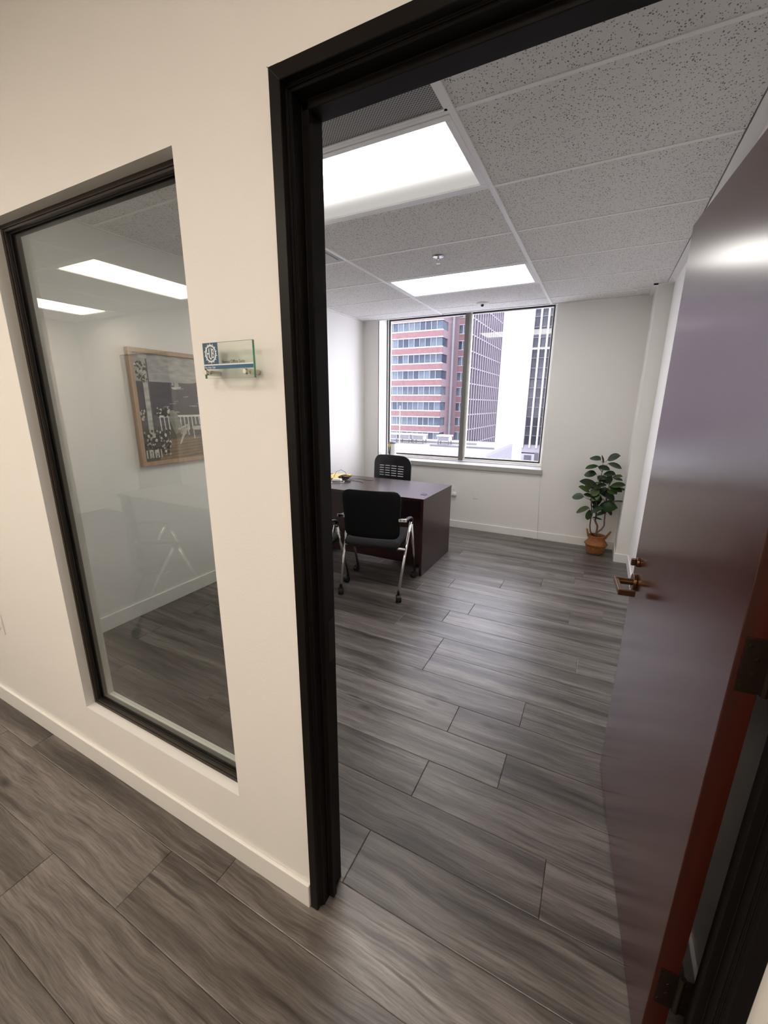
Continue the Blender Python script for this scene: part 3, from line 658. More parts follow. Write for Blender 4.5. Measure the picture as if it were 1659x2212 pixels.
for k in range(6): P.append(([(0.02+0.03*k, 0.89), (0.035+0.03*k, 0.89), (0.035+0.03*k, 0.97), (0.02+0.03*k, 0.97)], (0.55, 0.53, 0.48)))
for i, (pts, c) in enumerate(P): P[i] = ([(1.0 if a == 1 else min(1, max(0, a*0.74)), min(1, max(0, b))) for a, b in pts], c)
link('canvas', colour_mesh('canvas', P, M_canvas, pp, 0.00003), pic)
boxo('backing', (0.002, 0.0155, fw_-0.002, PW_-fw_+0.002, fw_-0.002, PH_-fw_+0.002), M_conc, pic)

# ------------------------------------------------------------------ desk
DKX0, DKX1, DKY0, DKY1, DKZ = -2.71, -1.188, 2.596, 3.386, 0.745
desk = thing('office_desk', 'dark mahogany laminate desk with full end panels in the office corner', 'desk', ((DKX0+DKX1)/2, (DKY0+DKY1)/2, 0))
dhx, dhy = (DKX1-DKX0)/2, (DKY1-DKY0)/2
boxo('desk_top', (-dhx, dhx, -dhy, dhy, DKZ-0.027, DKZ), M_desk, desk, 0.0015)
boxo('end_panel', (dhx-0.027, dhx-0.002, -dhy+0.003, dhy-0.003, 0.003, DKZ-0.0275), M_desk, desk, 0.001)
boxo('end_panel', (-dhx+0.002, -dhx+0.027, -dhy+0.003, dhy-0.003, 0.003, DKZ-0.0275), M_desk, desk, 0.001)
boxo('modesty_panel', (-dhx+0.0275, dhx-0.0275, -dhy+0.155, -dhy+0.173, 0.045, DKZ-0.0275), M_desk, desk)
for sgn in (-1, 1):
    x0 = -dhx+0.03 if sgn < 0 else dhx-0.43
    ped = boxo('drawer_pedestal', (x0, x0+0.40, -dhy+0.176, dhy-0.04, 0.06, DKZ-0.03), M_desk, desk)
    for k in range(3):
        dr = boxo('drawer_front', (x0+0.003, x0+0.397, dhy-0.0395, dhy-0.021, 0.065+0.215*k, 0.275+0.215*k), M_desk, ped, 0.001)
mb = MB().lathe([(0.031, 0.0), (0.031, 0.003), (0.026, 0.004), (0.024, 0.002)], 28); g_ = mb.build('grommet', M_blackpl, desk, auto=True); g_.location = (-1.267-desk.location.x, 2.80-desk.location.y, DKZ)

# things on the desk top
pad = thing('paper_pad', 'yellow paper pad lying at the back of the desk by the wall', 'notepad', (-2.50, 3.22, DKZ+0.0008), R(8))
boxo('sheets', (-0.13, 0.10, -0.15, 0.15, 0, 0.008), M_yellow, pad, 0.001)
boxo('cover', (-0.13, 0.10, -0.15, 0.15, 0.0082, 0.0092), pm('yellow_card', (0.85, 0.62, 0.18), 0.5), pad)
ad = thing('power_adapter', 'white power adapter brick with a white cord on the desk', 'power adapter', (-2.345, 2.955, DKZ+0.0008), R(20))
boxo('brick', (-0.055, 0.045, -0.032, 0.032, 0, 0.030), M_white, ad, 0.008, 3)
MB().tube([(0.045, 0, 0.012), (0.075, -0.01, 0.008), (0.085, -0.055, 0.005), (0.04, -0.10, 0.004), (-0.06, -0.12, 0.004), (-0.15, -0.11, 0.004)], 0.0035, 8).build('cord', M_cablew, ad, smooth=True)
rc = random.Random(11)
ck = thing('cable_bundle', 'tangled black cable coil lying beside the white adapter', 'cables', (-2.33, 3.09, DKZ+0.010))
for k in range(5):
    pts = []
    ph = rc.uniform(0, 6)
    for i in range(26):
        t = ph + i/25*2*math.pi*1.15
        pts.append((0.055*math.cos(t)*(1+0.15*k*0.5)-0.01, 0.045*math.sin(t)*(1+0.1*k), 0.006+0.005*k+0.006*math.sin(2*t+k)))
    MB().tube(pts, 0.0042, 6).build('cable_loop', M_cable, ck, smooth=True)
MB().tube([(-0.14, -0.02, 0.01), (-0.12, 0.0, 0.07), (-0.06, 0.01, 0.095), (0.0, 0.0, 0.075), (0.03, -0.01, 0.02)], 0.0022, 6).build('cable_loop', M_cable, ck, smooth=True)
def wisp(label, pts):
    tag(MB().tube(pts, 0.0018, 6).build('loose_wire', M_cable, smooth=True), label, 'cable')
def bez(a, b, c, d, n=14):
    a, b, c, d = map(Vector, (a, b, c, d)); return [a*(1-t)**3+b*3*t*(1-t)**2+c*3*t*t*(1-t)+d*t**3 for t in [i/n for i in range(n+1)]]
zt = DKZ+0.002
wisp('thin loose wire curling toward the desk middle, longer one', bez((-2.30, 3.13, zt+0.004), (-2.2, 3.30, zt), (-2.10, 3.10, zt), (-2.04, 3.22, zt)))
wisp('thin loose wire lying nearest the front edge of the desk', bez((-2.30, 3.04, zt+0.004), (-2.24, 2.95, zt), (-2.17, 3.05, zt), (-2.20, 2.93, zt)))
wisp('thin loose wire, shorter one beside the black coil', bez((-2.29, 3.10, zt+0.004), (-2.2, 3.04, zt), (-2.12, 3.10, zt), (-2.05, 3.00, zt)))

# ------------------------------------------------------------------ chairs
def panel(mb, z0, z1, hw, thick, ybase, tilt, bulge, rc_, rows=14, cols=12, slots=None, taper=0.0):
    """upholstered back: rounded outline, curved in plan, leaning by tilt"""
    hgt = z1-z0; zs = []
    for i in range(rows+1): zs.append(i/rows)
    def half(t):
        z = t*hgt; w = hw - taper*(1-t)
        d = max(rc_-(hgt-z), 0, rc_-z) if rc_ > 0 else 0
        return w - rc_ + math.sqrt(max(rc_*rc_-d*d, 0)) if d > 0 else w
    ts = sorted(set([0, 0.02, 0.06, 0.12] + [0.12+0.76*i/rows for i in range(rows+1)] + [0.88, 0.94, 0.98, 1.0]))
    us = [-1+2*i/cols for i in range(cols+1)]
    def P_(u, t, side):
        x = u*half(t)
        edge = (1-u**6)*(1-(2*t-1)**8)
        th = thick*(0.45+0.55*edge)
        y = ybase - tilt*(t*hgt) + bulge*(u*u) + (th/2 if side else -th/2)
        return (x, y, z0+t*hgt)
    n = len(us); vs_ = [P_(u, t, 0) for t in ts for u in us] + [P_(u, t, 1) for t in ts for u in us]
    off = len(ts)*n; fs = []
    for i in range(len(ts)-1):
        for k in range(n-1):
            a = i*n+k; fs += [(a, a+1, a+n+1, a+n), (off+a, off+a+n, off+a+n+1, off+a+1)]
        fs += [(i*n, i*n+n, off+i*n+n, off+i*n), (i*n+n-1, off+i*n+n-1, off+i*n+2*n-1, i*n+2*n-1)]
    for k in range(n-1):
        fs += [(k, off+k, off+k+1, k+1), ((len(ts)-1)*n+k, (len(ts)-1)*n+k+1, off+(len(ts)-1)*n+k+1, off+(len(ts)-1)*n+k)]
    return mb.add(vs_, fs)
def caster(parent, x, y, yaw):
    c = link('caster', None, parent, (x, y, 0)); c.rotation_euler = (0, 0, yaw); c.empty_display_size = 0.02
    MB().cyl((0, 0, 0.088), (0, 0, 0.045), 0.011, 0.011, 14).build('stem', M_blackpl, c, auto=True)
    for s in (-1, 1): MB().cyl((s*0.006, -0.018, 0.027), (s*0.022, -0.018, 0.027), 0.027, 0.025, 24).build('wheel', M_blackpl, c, 0.003)
    MB().prism([(-0.046, 0.028), (-0.040, 0.048), (-0.02, 0.057), (0.006, 0.056), (0.012, 0.045), (0.0, 0.028)], -0.020, 0.020, 'x').build('hood', M_blackpl, c, 0.003)
def guest_chair(label, loc, rz):
    t = thing('guest_chair', label, 'chair', (*loc, 0), rz, 'guest chairs on casters')
    MB().box(-0.235, 0.235, -0.215, 0.255, 0.425, 0.488).build('seat', M_seat, t, 0.028, 4, smooth=True)
    boxo('seat_shell', (-0.215, 0.215, -0.19, 0.22, 0.408, 0.430), M_blackpl, t, 0.006)
    panel(MB(), 0.500, 0.900, 0.245, 0.040, -0.190, 0.07, 0.018, 0.055, taper=0.012).build('backrest', M_back, t, smooth=True)
    for s in (-1, 1):
        ap = (s*0.283, 0.010, 0.605)
        MB().tube([(s*0.252, -0.255, 0.082), ap], 0.0115, 12).build('leg', M_chrome, t, smooth=True)
        MB().tube([(s*0.280, 0.255, 0.082), (s*0.284, 0.035, 0.605)], 0.0115, 12).build('leg', M_chrome, t, smooth=True)
        MB().tube(bez((s*0.276, -0.185, 0.668), (s*0.279, -0.03, 0.652), (s*0.284, 0.085, 0.652), (s*0.284, 0.030, 0.585), 16), 0.016, 12, flat=0.75, up=Vector((0, 0, 1))).build('armrest', M_blackpl, t, smooth=True)
        Mx = Matrix.Translation((s*0.262, -0.198, 0.672)) @ Matrix.Rotation(R(s*8), 4, 'Z')
        br = MB().box(-0.034, 0.034, -0.004, 0.004, -0.014, 0.014, Mx).build('back_bracket', M_chrome, t, 0.004)
        for k in (-0.016, 0.012):
            p = Mx @ Vector((k, -0.0042, 0)); q = Mx @ Vector((k, -0.0060, 0)); MB().cyl(p, q, 0.0042, None, 10).build('bolt', M_blackpl, br)
        MB().tube([(s*0.215, 0.0, 0.418), (s*0.272, -0.06, 0.425)], 0.007, 8).build('seat_link', M_chrome, t, smooth=True)
        caster(t, s*0.252, -0.258, R(20)); caster(t, s*0.280, 0.258, R(-30))
    MB().tube([(-0.268, -0.10, 0.395), (0.268, -0.10, 0.395)], 0.010, 10).build('cross_bar', M_chrome, t, smooth=True)
    return t
gc = guest_chair('black guest chair on casters with chrome legs, back turned to the viewer at the desk', (-1.466, 2.252), R(11.5))
c2 = copy_tree(gc); c2.location = (-1.975, 1.885, 0); c2.rotation_euler = (0, 0, R(8))
c2['label'] = 'black guest chair mostly hidden behind the left door jamb, one armrest showing'

# task chair behind the desk with a slotted plastic back
def slotted_back(mb, hw, z0, z1, rc_, ybase):
    cols = [-hw, -hw+0.03, -0.168, -0.158] ; xs = [-1.0]
    # grid lines: slot columns 4, rows 6
    gx = []; x = -0.172
    for k in range(4): gx.append((x, x+0.077)); x += 0.077+0.013
    gz = []; z = 0.700
    for k in range(6): gz.append((z, z+0.009)); z += 0.0285
    X = sorted([-hw, hw, -hw*0.9, hw*0.9] + [a for q in gx for a in q]); Z_ = sorted([z0, z1, z1-rc_*0.03, z1-rc_*0.12, z1-rc_*0.3, z1-rc_*0.6, z1-rc_, z0+0.05] + [a for q in gz for a in q])
    def half(z):
        d = max(rc_-(z1-z), 0)
        return hw - rc_ + math.sqrt(max(rc_*rc_-d*d, 1e-9)) if d > 0 else hw
    def pos(xv, zv, s):
        k = half(zv)/hw; xx = xv*k
        zz = zv + 0.018*(1-(xx/hw)**2)*max(0, (zv-z0)/(z1-z0))
        return (xx, ybase + 0.045*(xx/hw)**2 + 0.06*(zv-z0) + s, zz)
    nx = len(X); vs_ = [pos(a, b, 0) for b in Z_ for a in X] + [pos(a, b, 0.016) for b in Z_ for a in X]; off = nx*len(Z_)
    hole = lambda i, j: any(abs(X[i]-a) < 1e-6 and abs(X[i+1]-b) < 1e-6 for a, b in gx) and any(abs(Z_[j]-a) < 1e-6 and abs(Z_[j+1]-b) < 1e-6 for a, b in gz)
    fs = []; nI, nJ = nx-1, len(Z_)-1
    solid = lambda i, j: 0 <= i < nI and 0 <= j < nJ and not hole(i, j)
    for j in range(nJ):
        for i in range(nI):
            if hole(i, j): continue
            a = j*nx+i; fs += [(a, a+1, a+nx+1, a+nx), (off+a, off+a+nx, off+a+nx+1, off+a+1)]
            if not solid(i-1, j): fs.append((a, a+nx, off+a+nx, off+a))
            if not solid(i+1, j): fs.append((a+1, off+a+1, off+a+nx+1, a+nx+1))
            if not solid(i, j-1): fs.append((a, off+a, off+a+1, a+1))
            if not solid(i, j+1): fs.append((a+nx, a+nx+1, off+a+nx+1, off+a+nx))
    return mb.add(vs_, fs)
tcx = thing('task_chair', 'black swivel task chair with slotted plastic back behind the desk', 'chair', (-2.115, 3.74, 0), R(-4))
# sits facing the viewer: back at +y
slotted_back(MB(), 0.262, 0.50, 0.945, 0.10, 0.02).build('backrest', M_blackpl, tcx, auto=True)
MB().box(-0.235, 0.235, -0.33, 0.09, 0.42, 0.480).build('seat', M_seat, tcx, 0.028, 4, smooth=True)
MB().tube([(0, 0.055, 0.62), (0, 0.085, 0.50), (0, 0.03, 0.41), (0, -0.10, 0.40)], 0.022, 10, flat=0.5).build('back_bar', M_blackpl, tcx, smooth=True)
MB().cyl((0, -0.12, 0.42), (0, -0.12, 0.10), 0.026, 0.03, 18).build('gas_lift', M_blackpl, tcx, auto=True)
for k in range(5):
    a = R(18+72*k); d = Vector((math.cos(a), math.sin(a), 0)); o_ = Vector((0, -0.12, 0))
    MB().tube([o_+Vector((0, 0, 0.12))+d*0.02, o_+d*0.15+Vector((0, 0, 0.11)), o_+d*0.265+Vector((0, 0, 0.082))], [0.026, 0.02, 0.015], 10).build('base_arm', M_blackpl, tcx, smooth=True)
    p = o_+d*0.262; caster(tcx, p.x, p.y, a)

# ------------------------------------------------------------------ white canister on the window sill
cn = thing('white_canister', 'white cylindrical canister with a grey lid standing on the window sill', 'canister', (-2.415, 4.455, WZ0))
MB().cyl((0, 0, 0.001), (0, 0, 0.198), 0.052, 0.050, 36).build('body', M_white, cn, 0.004)
MB().lathe([(0.054, 0.199), (0.055, 0.207), (0.044, 0.217), (0.030, 0.224), (0.022, 0.224)], 32).build('lid', pm('grey_lid', (0.10, 0.105, 0.12), 0.35), cn, auto=True)
MB().box(-0.043, -0.012, -0.0535, -0.040, 0.155, 0.192).build('yellow_label', M_yellow, cn)
MB().prism([(-0.034, 0.0), (-0.014, 0.0), (-0.008, 0.150), (-0.016, 0.160)], -0.060, -0.053, 'y').build('black_strap', M_blackpl, cn)

# ------------------------------------------------------------------ potted plant
PLX, PLY = 0.246, 4.105
def basket_mat():
    m, nt, b = new_mat('woven_seagrass'); tc = nd(nt, 'ShaderNodeTexCoord')
    no = nd(nt, 'ShaderNodeTexNoise'); no.inputs['Scale'].default_value = 1; no.inputs['Detail'].default_value = 3
    lk(nt, mapping(nt, tc.outputs['Object'], (120, 120, 160)).outputs[0], no.inputs['Vector'])
    rp = ramp(nt, no.outputs['Fac'], [(0.3, (0.12, 0.036, 0.008)), (0.7, (0.42, 0.165, 0.045))]); lk(nt, rp.outputs[0], b.inputs['Base Color'])
    sv(b, 'Roughness', 0.75); bump(nt, b, no.outputs['Fac'], 0.6, 0.004); return m
M_basket = basket_mat(); M_soil = pm('dark_soil', (0.02, 0.014, 0.010), 0.95)
bk = thing('woven_basket', 'orange woven belly basket with two loop handles on the floor by the column', 'basket', (PLX, PLY, 0))
prof = []
key = [(0.078, 0.004), (0.090, 0.03), (0.098, 0.075), (0.101, 0.094), (0.113, 0.104), (0.115, 0.111), (0.109, 0.119), (0.094, 0.137), (0.083, 0.155), (0.081, 0.180), (0.084, 0.205)]
for i in range(len(key)-1):
    for k in range(4):
        t = k/4; r_ = key[i][0]*(1-t)+key[i+1][0]*t; z_ = key[i][1]*(1-t)+key[i+1][1]*t
        prof.append((r_+(0.0016 if (k % 2) else -0.0006), z_))
prof.append(key[-1]); prof += [(0.078, 0.206), (0.075, 0.19), (0.075, 0.165)]
MB().lathe(prof, 48).build('basket_body', M_basket, bk, smooth=True)
MB().lathe([(0.001, 0.168), (0.074, 0.168), (0.074, 0.172), (0.001, 0.174)], 24).build('soil', M_soil, bk)
for s, lean in ((-1, 0.02), (1, 0.045)):
    MB().tube(bez((s*0.084, -0.035, 0.185), (s*(0.092+lean), -0.03, 0.285), (s*(0.092+lean), 0.03, 0.285), (s*0.084, 0.035, 0.185), 16), 0.0075, 8).build('loop_handle', M_basket, bk, smooth=True)

def leaf_mat():
    m, nt, b = new_mat('glossy_dark_leaf'); oi = nd(nt, 'ShaderNodeObjectInfo')
    rp = ramp(nt, oi.outputs['Random'], [(0.0, (0.008, 0.022, 0.005)), (0.6, (0.015, 0.040, 0.007)), (1.0, (0.052, 0.086, 0.012))]); lk(nt, rp.outputs[0], b.inputs['Base Color'])
    sv(b, 'Roughness', 0.36); sv(b, 'Specular IOR Level', 0.5); return m
M_leaf = leaf_mat(); M_bark = pm('brown_branch', (0.16, 0.10, 0.055), 0.8); M_twig = pm('dark_twig', (0.050, 0.036, 0.022), 0.75)
def leaf_mesh(width, curl):
    mb = MB(); n = 7; prof_ = [0.05, 0.60, 0.90, 1.0, 1.0, 0.90, 0.62, 0.06]; vs_, fs = [], []
    for i in range(n+1):
        t = i/n; w = width*prof_[i]
        zc = -curl*t*t
        vs_ += [(-w/2, t, zc+0.10*w*0.9), (0, t, zc-0.02), (w/2, t, zc+0.10*w*0.9)]
    for i in range(n):
        a = i*3; fs += [(a, a+1, a+4, a+3), (a+1, a+2, a+5, a+4)]
    return mb.add(vs_, fs).mesh('leaf', M_leaf, True)
leaves_m = [leaf_mesh(0.64, 0.10), leaf_mesh(0.80, 0.18), leaf_mesh(0.48, 0.04)]
plant = thing('rubber_plant', 'leafy green rubber plant with bare twisting stems rising from the woven basket', 'plant', (PLX, PLY, 0.172))
def cpx(x, y): return (1200+x*0.1809, 940+y*0.1809)
def ray_at(u, v, Yv):
    d = fw*F_PX + rr*(u-829.5) - uu*(v-1106.0); t = (Yv-CAM.y)/d.y; return CAM + d*t
def pt(x, y, dy=0.0):
    u, v = cpx(x, y); return ray_at(u, v, PLY+dy) - Vector((PLX, PLY, 0.172))
stems = [([(478, 1225), (492, 1150), (500, 1085), (472, 1020), (486, 960), (480, 860), (500, 700), (530, 560), (556, 440), (566, 330)], [0.011, 0.0105, 0.010, 0.010, 0.009, 0.007, 0.0055, 0.0045, 0.0035, 0.0025], 0.0, M_bark),
         ([(500, 1160), (545, 1128), (580, 1080), (584, 1010), (592, 940), (605, 800), (618, 700), (640, 600), (655, 520)], [0.009, 0.0085, 0.008, 0.007, 0.006, 0.005, 0.004, 0.0032, 0.0024], 0.02, M_bark),
         ([(455, 1205), (415, 1150), (410, 1080), (424, 980), (430, 880), (430, 780), (425, 690), (410, 620)], [0.007, 0.0065, 0.006, 0.0055, 0.005, 0.004, 0.003, 0.0024], -0.03, M_twig)]
for pts, rads, dy, mt in stems: MB().tube([pt(x, y, dy if i else 0.0) for i, (x, y) in enumerate(pts)], rads, 8).build('stem', mt, plant, smooth=True)
LV = [(540,300,428,257,1),(566,332,560,246,2),(620,297,744,238,1),(512,368,372,386,0),(508,374,636,404,0),(628,338,778,384,0),(490,466,355,460,1),(516,486,616,552,1),(575,462,696,456,1),(650,462,636,552,0),
      (674,504,782,488,0),(690,512,766,532,2),(502,606,318,544,0),(498,612,592,584,0),(655,606,812,590,0),(640,612,780,662,0),(690,640,834,654,2),(414,684,300,612,0),(455,692,622,648,0),(594,696,702,764,1),
      (342,738,210,726,1),(336,706,430,726,0),(420,726,556,752,1),(414,762,524,836,1),(680,790,798,792,2),(406,872,254,906,0),(404,890,392,1004,0),(506,862,706,848,1),(414,926,540,872,0),(480,956,584,922,0),
      (440,982,548,1006,2),(520,640,470,690,0),(560,880,610,930,0),(520,560,580,520,0),(470,800,500,760,1),(500,520,590,500,1),(440,560,380,620,1),(520,700,450,760,1),(500,620,420,650,1),(600,560,540,600,1),(620,660,700,680,1),(560,760,500,800,1),(440,840,500,900,1),(600,880,660,920,1),(560,590,480,560,0),(610,740,560,700,0),(380,640,430,600,0),(640,880,560,840,1),(590,820,660,800,0),(530,700,600,660,1),(430,640,520,600,1),(600,620,560,660,0)]
rp_ = random.Random(5)
for i, (bx, by, tx, ty, kind) in enumerate(LV):
    dyb = rp_.uniform(-0.06, 0.05); dyt = dyb + rp_.choice([-1, 1])*rp_.uniform(0.01, 0.055)
    if tx > 690: dyt = dyb-0.045; dyb = min(dyb, 0.0)
    B, T = pt(bx, by, dyb), pt(tx, ty, dyt); ax = T-B; L = ax.length
    yv = ax.normalized(); up = Vector((rp_.uniform(-0.35, 0.35), -0.62 if kind == 1 else (-0.25 if kind == 2 else -0.42), 0.75)); xv = yv.cross(up).normalized(); zv = xv.cross(yv)
    o = link('leaf', leaves_m[kind % 3], plant); s_ = max(L*1.12, 0.105)
    o.matrix_local = Matrix(((xv.x*s_, yv.x*s_, zv.x*s_, B.x), (xv.y*s_, yv.y*s_, zv.y*s_, B.y), (xv.z*s_, yv.z*s_, zv.z*s_, B.z), (0, 0, 0, 1)))
    # petiole to the nearest stem point below
    best = None
    for pts, rads, dy, mt in stems:
        for (x, y) in pts[3:]:
            if y > by+18:
                dd = (x-bx)**2+(y-by-60)**2
                if best is None or dd < best[0]: best = (dd, x, y, dy)
    if best:
        S = pt(best[1], best[2], best[3]); mid = (S+B)/2 + Vector((0, 0, -0.012))
        MB().tube(bez(S, mid+Vector((0, 0, 0.01)), mid+(B-S)*0.25, B, 6), [0.0022]*6+[0.0014], 5).build('petiole', M_twig, plant, smooth=True)

# ------------------------------------------------------------------ lobby furniture mirrored in the glass
lt = thing('lobby_table', 'pale lobby table mirrored faintly in the tall glass', 'table', (-3.15, -1.62, 0))
M_pale = pm('pale_laminate', (0.22, 0.21, 0.195), 0.5)
boxo('table_top', (-0.62, 0.62, -0.30, 0.30, 0.715, 0.745), M_pale, lt, 0.003)
for sx in (-1, 1): boxo('end_panel', (sx*0.60-0.015, sx*0.60+0.015, -0.28, 0.28, 0.003, 0.7145), M_pale, lt)
boxo('apron', (-0.584, 0.584, 0.22, 0.24, 0.50, 0.7145), M_pale, lt)
c3 = copy_tree(gc); c3.location = (-2.62, -0.98, 0); c3.rotation_euler = (0, 0, R(-150))
c3['label'] = 'dark guest chair beside the lobby table, mirrored faintly in the glass'; c3['group'] = 'chairs mirrored in the glass'
dm = thing('door_2', 'pale door frame on the lobby wall, mirrored in the glass', 'door', (-5.0, HY0, 0), kind='structure')
boxo('jamb', (-0.52, -0.46, 0.0, 0.03, 0, 2.15), M_base, dm); boxo('jamb', (0.46, 0.52, 0.0, 0.03, 0, 2.15), M_base, dm); boxo('head', (-0.52, 0.52, 0.0, 0.03, 2.1505, 2.21), M_base, dm)
boxo('leaf', (-0.455, 0.455, 0.002, 0.02, 0.01, 2.145), pm('grey_door_paint', (0.33, 0.32, 0.30), 0.5), dm)

# ------------------------------------------------------------------ the city outside
def brick_mat():
    m, nt, b = new_mat('red_brickwork'); tc = nd(nt, 'ShaderNodeTexCoord'); no = nd(nt, 'ShaderNodeTexNoise'); no.inputs['Scale'].default_value = 1.6; no.inputs['Detail'].default_value = 6
    lk(nt, tc.outputs['Object'], no.inputs['Vector']); rp = ramp(nt, no.outputs['Fac'], [(0.3, (0.130, 0.060, 0.066)), (0.7, (0.175, 0.092, 0.098))]); lk(nt, rp.outputs[0], b.inputs['Base Color']); sv(b, 'Roughness', 0.85); return m
def pane_mat(name, stops, rough=0.12):
    m, nt, b = new_mat(name); oi = nd(nt, 'ShaderNodeObjectInfo'); tc = nd(nt, 'ShaderNodeTexCoord'); no = nd(nt, 'ShaderNodeTexNoise'); no.inputs['Scale'].default_value = 0.5; no.inputs['Detail'].default_value = 4
    lk(nt, tc.outputs['Object'], no.inputs['Vector']); ad = nd(nt, 'ShaderNodeMath', operation='MULTIPLY_ADD'); lk(nt, no.outputs['Fac'], ad.inputs[0]); ad.inputs[1].default_value = 0.7
    ml = nd(nt, 'ShaderNodeMath', operation='MULTIPLY'); lk(nt, oi.outputs['Random'], ml.inputs[0]); ml.inputs[1].default_value = 0.5; lk(nt, ml.outputs[0], ad.inputs[2])
    rp = ramp(nt, ad.outputs[0], stops); lk(nt, rp.outputs[0], b.inputs['Base Color']); sv(b, 'Roughness', rough); sv(b, 'Specular IOR Level', 0.18); return m
M_brick = brick_mat(); M_trimw = pm('white_stone_course', (0.34, 0.34, 0.36), 0.7); M_brickp = pm('pier_and_shade_brick', (0.149, 0.105, 0.118), 0.85)
M_pane = pane_mat('blue_office_glass', [(0.25, (0.0180, 0.0252, 0.0420)), (0.55, (0.0372, 0.0510, 0.0750)), (0.85, (0.0900, 0.1140, 0.1440))])
M_pane2 = pane_mat('violet_curtain_glass', [(0.25, (0.0210, 0.0192, 0.0300)), (0.6, (0.0510, 0.0450, 0.0630)), (0.9, (0.1200, 0.1020, 0.1320))])
M_pane3 = pane_mat('grey_tower_glass', [(0.25, (0.0240, 0.0252, 0.0360)), (0.6, (0.0450, 0.0480, 0.0630)), (0.9, (0.0720, 0.0780, 0.0990))])
M_fin2 = pm('pinkish_facade_fin', (0.138, 0.118, 0.140), 0.7); M_finw = pm('white_facade_fin', (0.385, 0.385, 0.396), 0.6); M_band2 = pm('lilac_floor_band', (0.198, 0.182, 0.220), 0.7)
GZ = -28.0
tag(boxo('ground_city', (-150, 120, 20, 320, GZ-0.5, GZ), pm('bounce_city_ground', (0.42, 0.42, 0.43), 0.8)), 'pale city ground far below the window', 'ground', kind='structure')  # unseen ground, colour lightened to bounce light up onto the office ceiling

# --- red brick tower with ribbon windows
BX0, BX1, BY = -53.9, -32.66, 90.0
b1 = thing('brick_tower', 'red brick office tower with ribbon windows, seen through the left pane', 'building', (BX1, BY, GZ))
def L1(x0, x1, y0, y1, z0, z1): return (x0-BX1, x1-BX1, y0-BY, y1-BY, z0-GZ, z1-GZ)
boxo('core', L1(BX0, BX1-0.45, BY+0.45, BY+6.9, GZ, 33.0), pm('dark_building_core', (0.06, 0.06, 0.07), 0.8), b1)
tops = [2.06+3.41*k for k in range(-8, 10)]
pane_me = MB().box(-0.635, 0.635, -0.03, 0.03, -0.885, 0.885).mesh('window_pane', M_pane)
sp_me = MB().box(-0.73, 0.73, -0.03, 0.03, -0.80, 0.80).mesh('window_pane', M_pane)
vis = [k for k, z in enumerate(tops) if -9 < z < 24]
for k, zt_ in enumerate(tops):
    zb = zt_-1.77; zn = zt_+1.64       # window strip zb..zt_, wall band zt_..zn
    boxo('brick_band', L1(BX0, BX1, BY, BY+0.5, zt_+0.20, zn-0.26), M_brick, b1)
    boxo('sill_course', L1(BX0-0.05, BX1+0.05, BY-0.06, BY+0.5, zn-0.26, zn), M_trimw, b1)
    boxo('lintel_course', L1(BX0-0.05, BX1+0.05, BY-0.06, BY+0.5, zt_, zt_+0.20), M_trimw, b1)
    boxo('side_wall', L1(BX1-0.44, BX1-0.002, BY+0.5, BY+6.6, zt_, zn), M_brickp, b1)  # side face in shade: the mauve tone is put into its brick colour
    boxo('side_pier', L1(BX1-0.44, BX1-0.002, BY+3.6, BY+6.6, zb, zt_), M_brickp, b1)
    sw = boxo('side_window', L1(BX1-0.30, BX1-0.22, BY+0.5, BY+3.6, zb, zt_), M_pane, b1)
    if k in vis:
        for i in range(16):
            link('window_pane', pane_me, b1, (-0.68-1.33*i, 0.28, zb+0.885-GZ))
        mm = MB()
        for i in range(16): mm.box(*L1(BX1-1.345-1.33*i-0.04, BX1-1.345-1.33*i+0.04, BY+0.12, BY+0.3, zb, zt_))
        mm.build('mullion_row', M_trimw, b1)
    else:
        boxo('window_strip', L1(BX0, BX1-0.2, BY+0.25, BY+0.31, zb, zt_), M_pane, b1)
# wing set back behind
WYY = BY+6.9
b1b = thing('brick_wing', 'set-back brick wing with paired windows beside the window mullion', 'building', (BX1, WYY, GZ))
def L2(x0, x1, y0, y1, z0, z1): return (x0-BX1, x1-BX1, y0-WYY, y1-WYY, z0-GZ, z1-GZ)
boxo('corner_strip', L2(BX1-0.4, BX1+0.42, WYY, WYY+0.5, GZ, 33), M_trimw, b1b)
boxo('brick_pier', L2(BX1+0.42, BX1+1.55, WYY-0.1, WYY+0.5, GZ, 33), M_brickp, b1b)
boxo('brick_pier', L2(BX1+3.25, BX1+3.45, WYY-0.1, WYY+0.5, GZ, 33), M_brickp, b1b)
boxo('core', L2(BX1-0.4, BX1+3.45, WYY+0.5, WYY+1.2, GZ, 33), pm('dark_building_core', (0.06, 0.06, 0.07), 0.8), b1b)
wp = MB().box(-0.38, 0.38, -0.03, 0.03, -0.90, 0.90).mesh('window_pane', M_pane)
for k, zt_ in enumerate(tops):
    zt2 = zt_-0.12; zb = zt2-1.85
    boxo('brick_band', L2(BX1+1.55, BX1+3.25, WYY, WYY+0.5, zt2+0.1, zt2+1.46), M_brick, b1b)
    boxo('sill_course', L2(BX1+1.55, BX1+3.25, WYY-0.08, WYY+0.5, zt2+1.46, zt2+1.56), M_trimw, b1b)
    boxo('lintel_course', L2(BX1+1.55, BX1+3.25, WYY-0.08, WYY+0.5, zt2, zt2+0.1), M_trimw, b1b)
    boxo('mullion', L2(BX1+2.34, BX1+2.46, WYY+0.05, WYY+0.3, zb, zt2), M_trimw, b1b)
    if -9 < zt_ < 24:
        for xo in (1.97, 2.83): link('window_pane', wp, b1b, (xo, 0.28, zb+0.925-GZ))

